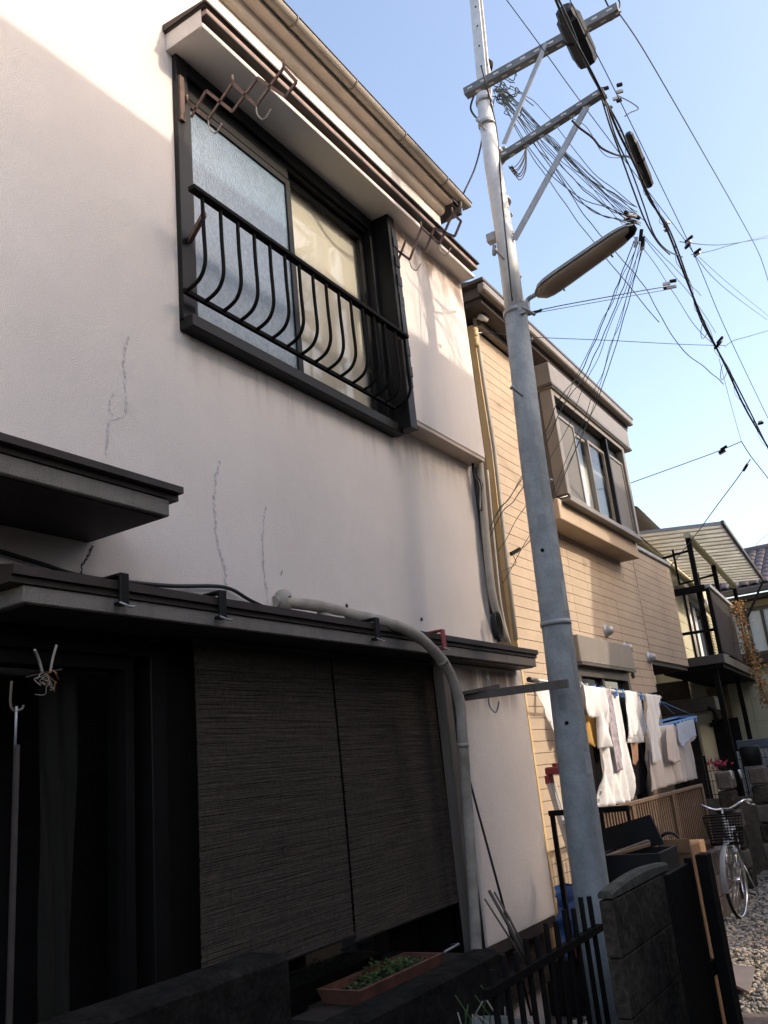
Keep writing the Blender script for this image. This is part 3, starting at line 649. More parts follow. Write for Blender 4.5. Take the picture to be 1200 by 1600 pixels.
MB().box(1.445, 1.462, 3.84, 4.20, .08, 1.10, .003).build('leaf', m_black_iron, gt_)
MB().box(1.44, 1.47, 4.201, 4.235, .0, 1.12, .003).build('stile', m_black_iron, gt_)
MB().box(1.463, 1.48, 4.20, 4.26, .64, .70).build('latch', m_black_iron, gt_)
gp = MB().box(1.476, 1.526, 4.262, 4.362, 0, 1.125, .004)
gp.build('gate_post', m_black_iron, label='black square iron gate post right of the gate leaf', cat='post')
# carton and black crate behind the pillar
ct = thing('cardboard_carton', 'tall brown cardboard carton behind the black crate', 'carton', (1.0, 5.8, 0))
MB().box(.90, 1.085, 5.70, 6.05, .0, 1.02, .006).build('carton_body', m_card, ct)
MB().box(.90, 1.0849, 5.685, 5.698, .98, 1.06).build('flap', m_card, ct)
cr = thing('black_crate', 'black crate with its lid open behind the block pillar', 'crate', (.86, 5.3, 0))
b = MB(); trough(b, .66, 1.05, 5.16, 5.52, .62, 1.04, .02, .0, .3); b.build('crate_body', m_blackbox, cr)
MB().box(.68, 1.03, 5.18, 5.50, .0, .618).build('crate_base', m_blackbox, cr)
MB().prism([(0.596,5.53,1.151), (0.921,5.53,1.222), (0.974,5.53,1.052), (0.572,5.53,0.972)], (0, .02, 0)).build('lid', m_blackbox, cr)
MB().bar((.70, 5.25, 1.02), (.92, 5.42, 1.08), .05, .02).build('wood_offcut', m_wood_old, label='short pale wooden offcut sticking out of the black crate', cat='wood')
MB().bar((.74, 5.22, 1.03), (.94, 5.36, 1.07), .03, .015).build('wood_offcut', m_card, label='narrow brown wooden strip lying in the black crate', cat='wood')
MB().tube([(0.907+.07*math.cos(a*.2618), 5.9, 1.04-.03+.07*math.sin(a*.2618)) for a in range(25)], .010, 6, cap=False).build('hoop', m_tyre, label='small dark hoop behind the crate lid and carton', cat='hoop')
# flat board on the gravel
fb = MB(); q = [Vector((0.75,7.205,0.035)), Vector((0.977,7.212,0.03)), Vector((1.096,6.386,0.06)), Vector((0.896,6.629,0.07))]
fb.prism([p for p in q], (0, 0, -.018)); fb.build('flat_board', M('board_grey_brown', (.19, .16, .155), .7, .12, 6), label='flat grey board lying on the gravel', cat='board')
MB().box(1.12, 1.42, 5.55, 6.0, .004, .04, .008).build('paving_slab', m_concrete_b, label='grey paving slab set in the gravel at the frame corner', cat='slab')

# ------------------------------------------------------------------ utility pole
UP = thing('utility_pole', 'grey steel utility pole with two cross arms', 'utility pole', (.74, 4.78, 0))
sh_ = [(.74, 4.78, 0), (0.74,4.84,0.874), (0.74,4.93,2.277), (0.74,4.985,3.528), (0.74,5.082,4.518)]
MB().tube(sh_, [.105, .100, .090, .083, .078], 24).build('lower_shaft', m_pole, UP)
up_ = [(0.74,5.082,4.518), (0.74,5.116,5.136), (0.74,5.105,5.786), (0.74,5.14,6.449)]
MB().tube(up_, [.068, .066, .062, .056], 20).build('upper_shaft', m_polelight, UP)
tp_ = [Vector((0.72,5.204,6.417)), Vector((0.72,5.376,7.609)), Vector((0.72,5.511,8.661))]
ch = MB(); ch.bar(tp_[0]+Vector((-.03, 0, 0)), tp_[2]+Vector((-.03, 0, 0)), .012, .075, (0, 1, 0)); ch.bar(tp_[0]+Vector((.01, -.03, 0)), tp_[2]+Vector((.01, -.03, 0)), .07, .012, (0, 1, 0)); ch.bar(tp_[0]+Vector((.01, .035, 0)), tp_[2]+Vector((.01, .035, 0)), .07, .012, (0, 1, 0))
ch.build('top_channel', m_polelight, UP)
dt = MB()
for k in range(9):
    p = tp_[0].lerp(tp_[2], .06+k*.1); dt.tube([p+Vector((-.037, 0, 0)), p+Vector((-.0365, -.001, 0))], .008, 6); dt.tube([p+Vector((.012, -.0365, .02)), p+Vector((.012, -.038, .02))], .008, 6)
dt.build('channel_holes', m_black_iron, UP, kind='stuff')
def hole_arm(a, c, w):
    a = Vector(a); c = Vector(c)
    o = MB().bar(a, c, w, w*.9).build('cross_arm', m_armsteel, UP)
    h = MB(); n = int((c-a).length/.11)
    for k in range(n):
        p = a.lerp(c, (k+.5)/n); h.bar(p+Vector((-.02, -w/2-.001, 0)), p+Vector((.02, -w/2-.001, 0)), .002, .014); h.bar(p+Vector((-.02+.05, 0, -w*.45-.001)), p+Vector((.02+.05, 0, -w*.45-.001)), .016, .002)
    h.build('arm_slots', m_porcelain, o, kind='stuff'); return o
PYu = 5.20
hole_arm((0.6,5.14,6.55), (1.819,5.14,6.57), .068)
hole_arm((0.767,5.16,5.863), (1.607,5.16,5.993), .055)
def brace(a, c, w): MB().bar(a, c, w, .012, (0, 1, 0)).build('brace', m_steel, UP)
brace((0.848,5.11,5.93), (1.289,5.1,6.57), .032); brace((0.81,5.1,5.122), (1.475,5.12,5.904), .045)
def band(u, w=.03, r=.072): 
    a = Vector(u); MB().tube([a-Vector((0, 0, w/2)), a+Vector((0, 0, w/2))], r, 20).build('clamp_band', m_steel, UP)
for p, r_ in (((0.74,5.096,4.559), .090), ((0.74,5.12,4.63), .078), ((0.74,5.132,5.187), .073), ((0.74,5.159,5.506), .070), ((0.74,5.148,5.927), .069), ((0.74,5.194,5.899), .069), ((0.74,5.11,6.162), .064), ((0.74,4.929,2.374), .0935), ((0.74,5.132,6.384), .064)): band(p, .03, r_)
MB().box(.60, .67, 5.108, 5.168, 5.199, 5.269, .004).build('bracket_box', m_steel, UP)
MB().tube([(0.66,5.091,5.133), (0.66,5.066,5.051)], .016, 8).build('bracket_stud', m_steel, UP)
def bolt(a, c, r=.008):
    a = Vector(a); c = Vector(c); d = (c-a).normalized(); MB().tube([a, c, c+d*.001, c+d*.018], [r, r, r*1.9, r*1.9], 8).build('step_bolt', m_steel, UP)
bolt((0.74,5.048,4.959), (0.7,5.008,5.029)); bolt((0.74,5.052,6.076), (0.7,5.057,6.182)); bolt((0.78,4.873,3.84), (0.74,4.821,3.894)); bolt((0.74,5.239,5.447), (0.76,5.248,5.437)); bolt((0.74,5.176,4.893), (0.76,5.212,4.902)); bolt((0.74,5.305,6.076), (0.76,5.334,6.084)); bolt((0.76,5.048,3.318), (0.78,5.109,3.323)); bolt((0.76,5.136,4.37), (0.78,5.18,4.375))
for p in ((0.84,4.633,2.761), (0.85,4.569,1.779)): MB().lathe(p, [(.012, 0), (.010, .008), (.0, .010)], 8, (.6, -.75, 0)).build('plug', m_black_iron, UP)
def pole_axis(z):
    for a, c, ra, rc in zip(sh_, sh_[1:], (.105, .100, .090, .083), (.100, .090, .083, .078)):
        if a[2] <= z <= c[2]:
            t = (z-a[2])/(c[2]-a[2]); return Vector(a).lerp(Vector(c), t), ra+(rc-ra)*t
def sticker(z0, z1, a0, a1, col):
    b = MB(); vs = []; fs = []; n = 6
    for i in range(n+1):
        a = a0+(a1-a0)*i/n
        for z in (z0, z1):
            c, r_ = pole_axis(z); r_ += .0025; vs.append((c.x+r_*math.cos(a), c.y+r_*math.sin(a), z))
    for i in range(n): fs.append((2*i, 2*i+2, 2*i+3, 2*i+1))
    b.add(vs, fs, True); b.build('sticker', M('sticker', col, .6, .15, 12), UP)
sticker(2.44, 2.62, -.45, .05, (.40, .41, .41)); sticker(1.50, 1.62, -.55, -.05, (.36, .37, .38)); sticker(2.95, 3.05, -1.5, -.9, (.26, .28, .29)); sticker(1.86, 1.95, -1.7, -1.2, (.24, .26, .27))
# insulator cap and wire nest on the pole
MB().lathe((0.74,5.346,6.882), [(.0, .06), (.03, .055), (.045, .03), (.04, .0), (.03, -.03), (.0, -.03)], 14).build('insulator_cap', m_black_iron, UP)
MB().bar((0.74,5.296,6.907), (0.74,5.314,6.776), .03, .05).build('cap_bracket', m_steel, UP)
nest = MB()
for k in range(26):
    p = Vector((0.78,5.338,6.633))+Vector((rnd.uniform(-.04, .06), rnd.uniform(-.08, .10), rnd.uniform(-.06, .07))); q = [p]
    for j in range(4): q.append(q[-1]+Vector((rnd.uniform(-.05, .07), rnd.uniform(-.06, .07), rnd.uniform(-.08, .05))))
    nest.tube(spline(q, 4), .004, 5)
nest.build('wire_nest', m_cable2, UP)
lp_ = MB()
for k in range(7):
    a = Vector((0.78,5.334,5.898))+Vector((rnd.uniform(-.02, .03), 0, rnd.uniform(-.02, .02))); c = Vector((0.88,5.528,6.171))
    lp_.tube(spline([a, a.lerp(c, .3)-Vector((0, 0, .06+.02*k)), a.lerp(c, .75)-Vector((0, 0, .05+.02*k)), c], 6), .004, 5)
lp_.build('cable_loops', m_cable, UP)
MB().tube(spline([(0.68,5.098,6.454),(0.635,5.108,6.368),(0.596,5.315,6.445),(0.577,5.475,6.599),(0.501,5.615,6.515),(0.396,5.628,6.283),(0.3,5.539,6.028)], 6), .008, 6).build('drop_wire', m_cable, label='short black wire from the pole to the house gutter corner', cat='wire', group='overhead wires')
MB().tube(spline([(.80, 5.03, 6.6)]+[(0.8,5.137,6.118),(0.8,5.026,5.486),(0.8,4.948,4.918),(0.8,4.898,4.546)], 6), .006, 6).build('pole_cable', m_cable, UP)
# street lamp
SL = thing('street_lamp', 'long street lamp with aged brown lens clamped to the utility pole', 'street lamp', (0.8,4.932,4.464))
LY = 5.0
la = Vector((0.93,5.02,4.587)); lb = Vector((1.639,5.02,4.796))
ax = (lb-la).normalized(); L_ = (lb-la).length; sd = Vector((0, 1, 0)); un = ax.cross(sd).normalized(); un = un if un.z > 0 else -un; sd = un.cross(ax)
def lampshell(prof, n=10):
    b = MB(); vs = []; fs = []; K = 16
    for i in range(K+1):
        t = i/K; e = max(0, 1-abs(2*t-1)**7)**.5 if 0 < t < 1 else .0; e = max(e, .28); e *= (1-.18*t)
        ring = []
        for (sx, sz) in prof: ring.append(la+ax*(L_*t)+sd*(sx*e)+un*(sz*e if sz < 0 else sz*e))
        vs += ring
    m = len(prof)
    for i in range(K):
        for k in range(m): fs.append((i*m+k, i*m+(k+1) % m, (i+1)*m+(k+1) % m, (i+1)*m+k))
    fs += [tuple(range(m)), tuple(range(K*m, K*m+m))]
    return b.add(vs, fs, True)
top = [(.105*math.cos(a), .002+.055*math.sin(a)) for a in [k*math.pi/8 for k in range(9)]]
low = [(.098*math.cos(a), -.001+.06*math.sin(a)) for a in [math.pi+k*math.pi/8 for k in range(9)]]
lampshell(top).build('housing', m_lampbody, SL); lampshell(low).build('lens', m_lens, SL)
rim = MB(); ring = []
for sx in (-1, 1):
    P_ = []
    for i in range(17):
        t = i/16; e = max(0, 1-abs(2*t-1)**7)**.5 if 0 < t < 1 else .0; e = max(e, .28)*(1-.18*t); P_.append(la+ax*(L_*t)+sd*(sx*.104*e))
    rim.tube(P_, .007, 6)
rim.build('seam_rim', m_steel, SL)
MB().tube([lb-ax*.075, lb-ax*.02, lb+ax*.012], [.052, .045, .022], 10).build('end_cap', m_black_iron, SL)
for t in (.22, .72):
    c_ = la+ax*(L_*t)+sd*.095; MB().bar(c_-un*.03, c_+un*.035, .022, .012).build('latch', m_steel, SL)
MB().tube(spline([(0.78,5.057,4.516), (0.8,5.165,4.58), (0.84,5.086,4.615), (0.9,5.058,4.617), (0.98,5.018,4.6)], 6), .016, 10).build('arm', m_pole, SL)
cl = MB(); cl.box(.70, .86, 5.02, 5.05, 4.50, 4.58); cl.tube([(0.86,4.894,4.472), (0.9,5.006,4.447)], .012, 6); cl.build('clamp', m_steel, SL)
MB().tube(spline([(0.82,5.122,4.529), (0.88,5.113,4.521), (0.92,5.109,4.523)], 4), .010, 6).build('cable_tail', m_cable, SL)

# ------------------------------------------------------------------ overhead cables
def wire(label, pts, r, mat=m_cable, cat='cable', name='overhead_cable', wig=0.0, group='overhead wires'):
    P = spline(pts, 8)
    if wig:
        rr = random.Random(len(label)); P = [p+Vector((0, wig*math.sin(i*1.3), wig*math.cos(i*.9))) for i, p in enumerate(P)]
    return MB().tube(P, r*.8, 6).build(name, mat, label=label, cat=cat, group=group)
B1 = [(1.6,4.246,6.116),(1.6,4.463,5.998),(1.6,4.826,5.977),(1.6,5.123,5.932),(1.6,5.374,5.807),(1.6,5.716,5.751),(1.6,6.112,5.644),(1.6,6.525,5.607),(1.6,6.908,5.362),(1.6,7.384,5.12),(1.6,8.093,4.966),(1.6,8.846,4.761),(1.6,10.213,4.662)]
wire('thick black cable bundle running along the alley past both arm ends', B1, .0115)
wire('second cable of the thick bundle twisted round the first', [(p[0]+.02*math.sin(i*1.9), p[1], p[2]+.03+.012*math.cos(i*2.3)) for i, p in enumerate(B1)], .009, m_cable2)
sp = MB(); q = spline(B1[4:], 40); sp.tube([p+Vector((.022*math.sin(i*.16), 0, .026*math.cos(i*.16)-.014)) for i, p in enumerate(q)], .0022, 4); sp.build('spiral_hanger', m_cable, label='thin spiral hanger wire coiled round the cable bundle', cat='wire', group='overhead wires')
wire('blue grey cable hanging left of the bundle from the lower arm', [(1.58,5.148,5.973),(1.58,5.237,5.779),(1.58,5.376,5.649),(1.58,5.591,5.433),(1.58,5.787,5.292),(1.58,6.113,5.279),(1.58,6.516,5.382)], .008, m_cable2)
wire('blue grey cable between the bundle and the hanging one', [(1.6,5.144,5.948),(1.6,5.259,5.674),(1.6,5.541,5.584),(1.6,5.738,5.399),(1.6,5.905,5.226),(1.6,6.339,5.318),(1.6,7.006,5.598)], .007, m_cable2)
wire('long single cable from the upper arm tip sloping down to the right', [(1.77,5.426,6.814),(1.77,6.142,7.094),(1.77,7.382,7.446),(1.77,9.055,7.891),(1.77,11.454,8.511),(1.77,13.786,9.011),(1.77,14.326,8.652)], .007, m_cable2)
wire('thin wire passing behind the black splice box along the alley', [(1.72,4.088,5.842),(1.72,4.442,5.791),(1.72,4.888,5.757),(1.72,5.865,5.622),(1.72,6.827,5.467),(1.72,7.531,5.194),(1.72,8.468,4.994),(1.72,9.644,4.791)], .004, m_cable2)
wire('thin diagonal wire from the top edge crossing behind both arms', [(1.3,4.233,6.251),(1.358,4.65,6.156),(1.419,5.134,6.047),(1.508,6.119,5.981),(1.58,7.259,6.001),(1.64,8.635,6.118),(1.7,12.975,7.506)], .004, m_cable2)
wire('lone thin wire at the top right corner', [(2,-59.813,-51.181),(2,-102.143,-83.64),(2,-261.802,-200.711)], .004, m_cable2)
wire('branch wire leaving right from the bundle, upper of two', [(1.6,7.058,5.779),(1.697,8.313,6.36),(1.778,10.163,7.318),(1.9,17.484,11.264)], .006, m_cable2)
wire('branch wire leaving right from the bundle, crossing below the other', [(1.6,7.57,5.912),(1.673,8.526,6.413),(1.762,10.341,7.41),(1.9,17.786,11.487)], .005, m_cable2)
dg = 'drop wires between the pole nest and the clamp cluster'
for lab, pts in (('wavy drop wire, highest of those from the pole nest to the clamps', [(0.8,5.393,6.68),(0.907,5.457,6.49),(1.011,5.432,6.226),(1.136,5.383,5.909),(1.259,5.376,5.647),(1.398,5.54,5.521),(1.55,5.747,5.4)]),
                 ('wavy drop wire, middle of those from the pole nest to the clamps', [(0.8,5.38,6.639),(0.928,5.396,6.344),(1.061,5.332,5.979),(1.194,5.295,5.657),(1.326,5.261,5.363),(1.466,5.372,5.19),(1.55,5.601,5.236)]),
                 ('wavy drop wire, lowest of those from the pole nest to the clamps', [(0.8,5.334,6.568),(0.891,5.355,6.366),(1.038,5.224,5.902),(1.191,5.101,5.467),(1.325,5.042,5.157),(1.454,5.203,5.059),(1.55,5.487,5.146)])):
    wire(lab, pts, .0045, m_cable2, 'wire', 'drop_wire', .006, dg)
wire('long wavy wire from the pole nest past the lamp tip down right', [(0.8,5.42,6.619),(0.927,5.661,6.276),(1.034,5.807,5.936),(1.113,5.881,5.66),(1.187,6.063,5.489),(1.273,6.354,5.334),(1.338,6.538,5.187),(1.413,6.53,4.882),(1.497,6.628,4.61),(1.572,7.161,4.594),(1.62,7.539,4.579)], .0045, m_cable2, 'wire', 'drop_wire', .005)
wire('second long wavy wire from the pole nest running down right', [(0.8,5.51,6.748),(0.938,5.877,6.496),(1.041,6.205,6.335),(1.171,6.557,6.048),(1.311,7.053,5.796),(1.421,7.242,5.45),(1.53,7.431,5.103),(1.6,8.02,5.119)], .0035, m_cable2, 'wire', 'drop_wire', .004)
wire('leftmost twisted service wire dropping to the tan house corner', [(1.5,5.636,5.075),(1.353,5.76,4.951),(1.212,5.86,4.813),(1.054,5.938,4.637),(0.845,5.968,4.373),(0.705,5.845,4.181),(0.488,5.886,3.904),(0.239,5.853,3.576),(0.101,5.76,3.403),(-0.05,5.799,3.203)], .0045, m_cable2, 'wire', 'service_wire', .004)
wire('middle twisted service wire dropping to the tan house corner', [(1.5,5.772,5.146),(1.344,5.949,5.019),(1.196,6.033,4.853),(1.034,6.071,4.645),(0.844,6.071,4.384),(0.701,5.945,4.173),(0.479,5.956,3.874),(0.251,5.903,3.559),(0.118,5.786,3.389),(-0.05,5.787,3.161)], .0045, m_cable2, 'wire', 'service_wire', .004)
wire('rightmost service wire crossing the bay window to the tan wall', [(1.5,6.002,5.285),(1.3,6.34,5.169),(1.019,6.633,4.877),(0.735,6.778,4.495),(0.506,6.771,4.151),(0.211,6.743,3.703),(0.048,6.687,3.458),(-0.069,6.562,3.295),(-0.12,6.465,3.246)], .0045, m_cable2, 'wire', 'service_wire', .004)
MB().bar((-0.1,6.596,3.308), (-0.12,6.438,3.242), .02, .03).build('wire_clamp', m_black_iron, label='small clamp where the service wire meets the tan wall', cat='clamp', group='wire clamps')
wire('loop of wire under the clamp on the tan wall', [(-0.13,6.488,3.252),(-0.13,6.542,3.184),(-0.13,6.381,3.116),(-0.13,6.244,3.07),(-0.13,6.112,2.988)], .004, m_cable, 'wire', 'service_wire')
wire('pair wire from the bundle to the street lamp clamp', [(1.6,6.134,4.905),(1.435,5.831,4.789),(1.228,5.531,4.679),(1.02,5.285,4.596),(0.84,5.099,4.531)], .0045, m_cable2)
wire('fainter wire just below the lamp pair wire', [(1.6,6.104,4.864),(1.39,5.693,4.702),(1.107,5.289,4.558),(0.9,5.051,4.481)], .003, m_cable2)
wire('level wire from the bundle to the insulator on the tan eave', [(1.6,8.392,5.3),(1.39,8,5.229),(1.099,7.598,5.198),(0.785,7.251,5.202),(0.248,6.739,5.23),(-0.022,6.518,5.28),(-0.12,6.432,5.276)], .0045, m_cable2)
wire('continuation of the level wire leaving to the right edge', [(1.6,8.369,5.277),(1.657,8.627,5.423),(1.732,9.126,5.64),(1.9,10.937,6.43)], .0045, m_cable2)
wire('wire from an insulator to the tan house bay roof', [(1.4,9.573,4.68),(1.114,9.707,4.681),(0.672,9.75,4.649),(0.12,9.678,4.571)], .006, m_cable2)
wire('wire from the same insulator running on to the right edge', [(1.4,9.573,4.68),(1.431,9.77,4.561),(1.459,10.067,4.494),(1.5,10.561,4.394)], .006, m_cable2)
wire('thin wire from the bundle down to the insulator', [(1.6,7.787,4.93),(1.527,8.394,4.856),(1.454,9.056,4.767),(1.4,9.573,4.68)], .003, m_cable2)
wire('stay wire dropping left to the balcony roof post', [(1.42,9.79,4.524),(1.145,10.416,4.511),(0.79,10.93,4.394),(0.369,11.361,4.174),(-0.05,11.585,3.903)], .007, m_cable2)
wire('faint distant wire low at the right edge', [(1.4,10.309,3.804),(1.4,9.401,3.552),(1.4,8.736,3.344)], .003, m_cable2)
wire('looped slack cable below the lower arm', [(1.4,4.952,5.72),(1.427,5.007,5.68),(1.467,5.146,5.671),(1.504,5.203,5.598),(1.548,5.467,5.686),(1.58,5.758,5.845)], .010, m_cable)
wire('thin slack wire below the looped cable', [(1.35,4.958,5.796),(1.415,5.253,5.866),(1.493,5.228,5.588),(1.53,5.429,5.649),(1.58,5.899,5.947)], .003, m_cable)
wire('wire tail curling right of the bundle', [(1.62,5.546,6.23),(1.62,6.026,6.517),(1.62,6.321,6.665),(1.62,5.925,6.346),(1.62,5.649,6.116)], .006, m_cable)
wire('cable curling over the upper arm tip', [(1.75,5.108,6.671),(1.75,5.179,6.675),(1.75,5.293,6.702),(1.75,5.541,6.939),(1.75,5.718,7.175),(1.75,5.605,7.139)], .008, m_cable)
wire('cable lying along the underside of the upper arm', [(1.74,5.609,6.979),(1.69,5.547,6.897),(1.621,5.398,6.78),(1.55,5.268,6.676)], .006, m_cable)
rw = random.Random(4)
wl = (('thin wavy wire, steepest from the pole nest toward the lower arm', ((780,140),(800,190),(828,240),(870,300),(900,345))),
      ('thin wavy wire running close along the upper brace', ((785,135),(830,150),(880,210),(925,265),(990,330))),
      ('thin wavy wire passing just above the lamp head', ((782,146),(825,212),(870,262),(920,322),(990,352))),
      ('thin wavy wire crossing the lower brace midway', ((778,150),(812,205),(850,258),(905,305),(985,338))))
WP = [[(0.8,5.354,6.633),(0.885,5.273,6.222),(0.975,5.283,5.889),(1.09,5.389,5.557),(1.186,5.469,5.281),(1.327,5.656,4.938),(1.5,5.934,4.544)], [(0.8,5.45,6.747),(0.95,5.719,6.685),(1.132,5.702,6.246),(1.322,5.584,5.738),(1.55,5.69,5.385)], [(0.8,5.369,6.607),(1,5.226,5.987),(1.178,5.204,5.576),(1.365,5.099,5.114),(1.55,5.498,5.115)], [(0.8,5.299,6.531),(0.974,5.129,5.97),(1.144,4.994,5.494),(1.329,5.046,5.193),(1.55,5.454,5.164)]]
for (lab, _), pts in zip(wl, WP): wire(lab, pts, .0038, m_cable2, 'wire', 'drop_wire', .006, dg)
wire('fourth service wire, faint, beside the rightmost one', [(1.5,5.881,5.22),(1.262,6.358,5.164),(0.932,6.735,4.891),(0.586,7.04,4.508),(0.297,7.075,4.115),(-0,7.036,3.702)], .003, m_cable2, 'wire', 'service_wire', .003)
wire('wavy wire from the clamp cluster to the bundle', [(1.55,5.765,5.174),(1.564,6.173,5.231),(1.578,6.656,5.322),(1.591,7.148,5.399),(1.6,7.576,5.484)], .003, m_cable2, 'wire', 'drop_wire', .003)
wire('thin wire dropping from the clamp cluster to the right', [(1.55,5.801,5.155),(1.564,6.329,5.195),(1.584,7.245,5.288),(1.6,7.971,5.267)], .003, m_cable2, 'wire', 'drop_wire', .003)
wire('thin straight wire from the branch clamp to the right edge', [(1.62,7.884,6.035),(1.698,9.164,6.305),(1.8,12.39,7.237)], .003, m_cable2)
for k in range(9):
    a = Vector((0.8,5.349,6.617))+Vector((rw.uniform(-.02, .04), rw.uniform(-.08, .08), rw.uniform(-.05, .05))); c = Vector((1.55,5.599,5.208))+Vector((rw.uniform(-.06, .04), rw.uniform(-.1, .1), rw.uniform(-.06, .05)))
    sg = rw.uniform(.0, .16); P = sag(a, c, sg, 16); P = [p+Vector((0, rw.uniform(-.012, .012), rw.uniform(-.010, .010))) for p in P]
    MB().tube(spline(P, 3), .0028, 5).build('drop_wire', m_cable2, label='one of the very fine wavy drop wires between pole nest and clamp cluster', cat='wire', group='fine drop wires from the pole nest')
for k in range(3):
    MB().tube(spline([p+Vector((0, rw.uniform(-.02, .02), rw.uniform(-.015, .015))) for p in sag(Vector((1.5,5.896,5.245))+Vector((0, .05*k, 0)), Vector((-0.08,6.079,3.444))+Vector((0, 0, -.25*k)), .10+.05*k, 16)], 3), .0026, 5).build('service_wire', m_cable2, label='one of the finest service wires running from the clamp cluster to the tan house', cat='wire', group='fine service wires to the tan house')
# splice boxes on the bundle
def closure(label, pts, r):
    t = thing('splice_box', label, 'splice box', pts[1], 'splice boxes on the cable bundle')
    a, m_, c = [Vector(p) for p in pts]; d = (c-a)
    MB().tube([a, a+d*.03, a+d*.14, a+d*.18, a+d*.82, a+d*.86, a+d*.97, c], [r*.5, r*.75, r*.8, r, r, r*.92, r*.85, r*.5], 8, smooth=False).build('body', m_cable, t)
    MB().tube([a+d*.48, a+d*.52], r*1.06, 8).build('band', m_black_iron, t)
closure('large black splice box on the cables at the upper arm', ((1.58,4.564,6.244), (1.58,4.771,6.188), (1.58,4.962,6.096)), .082)
closure('small narrow black splice box on the bundle below the lower arm', ((1.6,5.747,6.043), (1.6,5.93,5.945), (1.6,6.171,5.815)), .042)
def clampset(label, c, n, spread, L, d):
    t = thing('cable_clamp', label, 'clamp', c, 'clamps on the cable bundle')
    for k in range(n):
        p = Vector(c)+Vector((rnd.uniform(-1, 1)*spread, rnd.uniform(-1, 1)*spread*1.6, rnd.uniform(-1, 1)*spread)); q = p+Vector(d)*L*rnd.uniform(.7, 1.1)
        MB().bar(p, q, .016, .022).build('jaw', m_steel if k % 2 else m_black_iron, t)
clampset('cluster of pale wire clamps beyond the lamp tip', (1.55,5.591,5.22), 6, .03, .10, (-.5, -.6, .15))
clampset('cluster of clamps hanging just under the lamp tip cluster', (1.55,5.662,5.135), 6, .035, .10, (-.2, -.1, -.8))
clampset('row of clamps on the bundle beyond the lower arm', (1.62,5.376,6.106), 5, .05, .07, (.6, .3, .1))
clampset('clamp on the bundle where the branch wires leave', (1.62,7.251,5.845), 3, .03, .10, (.7, -.5, 0))
clampset('clamp at the end of the lower branch wire', (1.62,7.581,5.908), 2, .015, .12, (.7, -.4, .0))
clampset('clamp on the bundle at the lamp pair wire', (1.6,6.245,4.957), 4, .03, .09, (-.7, -.3, 0))
clampset('clamp on the bundle at the level wire', (1.6,7.773,5.055), 3, .02, .12, (.5, -.7, 0))
clampset('clamp on the bundle between lamp tip and branch wires', (1.6,6.561,5.657), 4, .03, .06, (.4, .4, .2))
clampset('clamp on the upper part of the bundle by the arm tip', (1.6,5.207,5.938), 4, .03, .06, (.3, .3, .4))
clampset('clamp on the bundle near the right edge', (1.6,9.706,4.862), 3, .03, .08, (.7, .1, 0))
clampset('insulator clamp above the balcony roof', (1.35,8.779,4.387), 3, .03, .10, (-.7, .4, -.1))
clampset('lower end clamp on the stay wire', (1.41,9.532,4.408), 2, .015, .12, (-.5, .3, -.4))
clampset('clamp near the right frame edge', (1.85,14.475,9.328), 2, .02, .08, (.5, 0, .1))
for k, (u, lab) in enumerate((((1.6,7.427,5.171), 'first'), ((1.6,8.023,4.98), 'second'))):
    MB().tube([Vector(u)+Vector((-.09*math.sin(a*.314)*.6, .10*math.cos(a*.314), -.06-.10*math.sin(a*.314))) for a in range(11)], .003, 5).build('slack_loop', m_cable, label=('slack wire loop under the bundle left of the level wire' if k == 0 else 'slack wire loop under the bundle below the level wire'), cat='wire', group='overhead wires')

# ------------------------------------------------------------------ tan siding house
N = thing('siding_house', 'tan block-pattern siding house with bronze bay window', 'house', (-.2, 6.5, 0))
NX = -.2
nb = MB(); nb.box(-6, NX-.022, 6.5, 10.35, 0, 5.42); nb.box(-6, NX-.022, 10.35, 12.12, 2.6, 4.0); nb.box(-6, -1.4, 10.35, 12.12, 0, 2.599)
nb.build('wall', m_siding_joint, N)
MB().box(-1.395, NX-.025, 10.36, 12.115, 2.56, 2.598).build('overhang_soffit', m_flash, N)
def siding_mesh(L, rows, rh, bl, seed):
    b = MB(); rr = random.Random(seed)
    for r_ in range(rows):
        z = r_*rh; y = -(bl*.5 if r_ % 2 else 0)
        while y < L-.001:
            a = max(0, y); c = min(L, y+bl)
            if c-a > .012:
                d = rr.uniform(0, .002); g_ = .0011
                x1 = .018+d; b.add([(0, a+.0004, z+g_), (0, c-.0004, z+g_), (0, c-.0004, z+rh-g_), (0, a+.0004, z+rh-g_), (x1, a+.001, z+g_+.0015), (x1, c-.001, z+g_+.0015), (x1, c-.001, z+rh-g_-.0015), (x1, a+.001, z+rh-g_-.0015)], [(4, 5, 6, 7), (0, 1, 5, 4), (1, 2, 6, 5), (2, 3, 7, 6), (3, 0, 4, 7)])
            y += bl
    me = b.mesh('siding_board'); me.materials.append(m_siding); return me
RH = .455/5
sm_ = {}
def siding(y0, y1, z0, z1, x=NX-.02):
    L = round(y1-y0, 3); z = z0
    k = 0
    while z < z1-.02:
        rows = min(5, max(1, int(round((z1-z)/RH))))
        key = (L, rows, k % 2)
        if key not in sm_: sm_[key] = siding_mesh(L, rows, RH, .91, len(sm_))
        put('siding_board', sm_[key], N, Matrix.Translation((x, y0+(.0), z))); z += rows*RH; k += 1
siding(6.52, 8.02, 0.2, 5.40); siding(8.024, 9.36, 0.2, 3.68); siding(9.364, 10.34, .2, 5.40)
siding(10.355, 11.40, 2.61, 3.98); siding(11.404, 12.12, 2.61, 3.98)
MB().box(NX-.045, NX+.008, 6.485, 6.519, .15, 5.42, .003).build('corner_trim', m_trim_yellow, N)
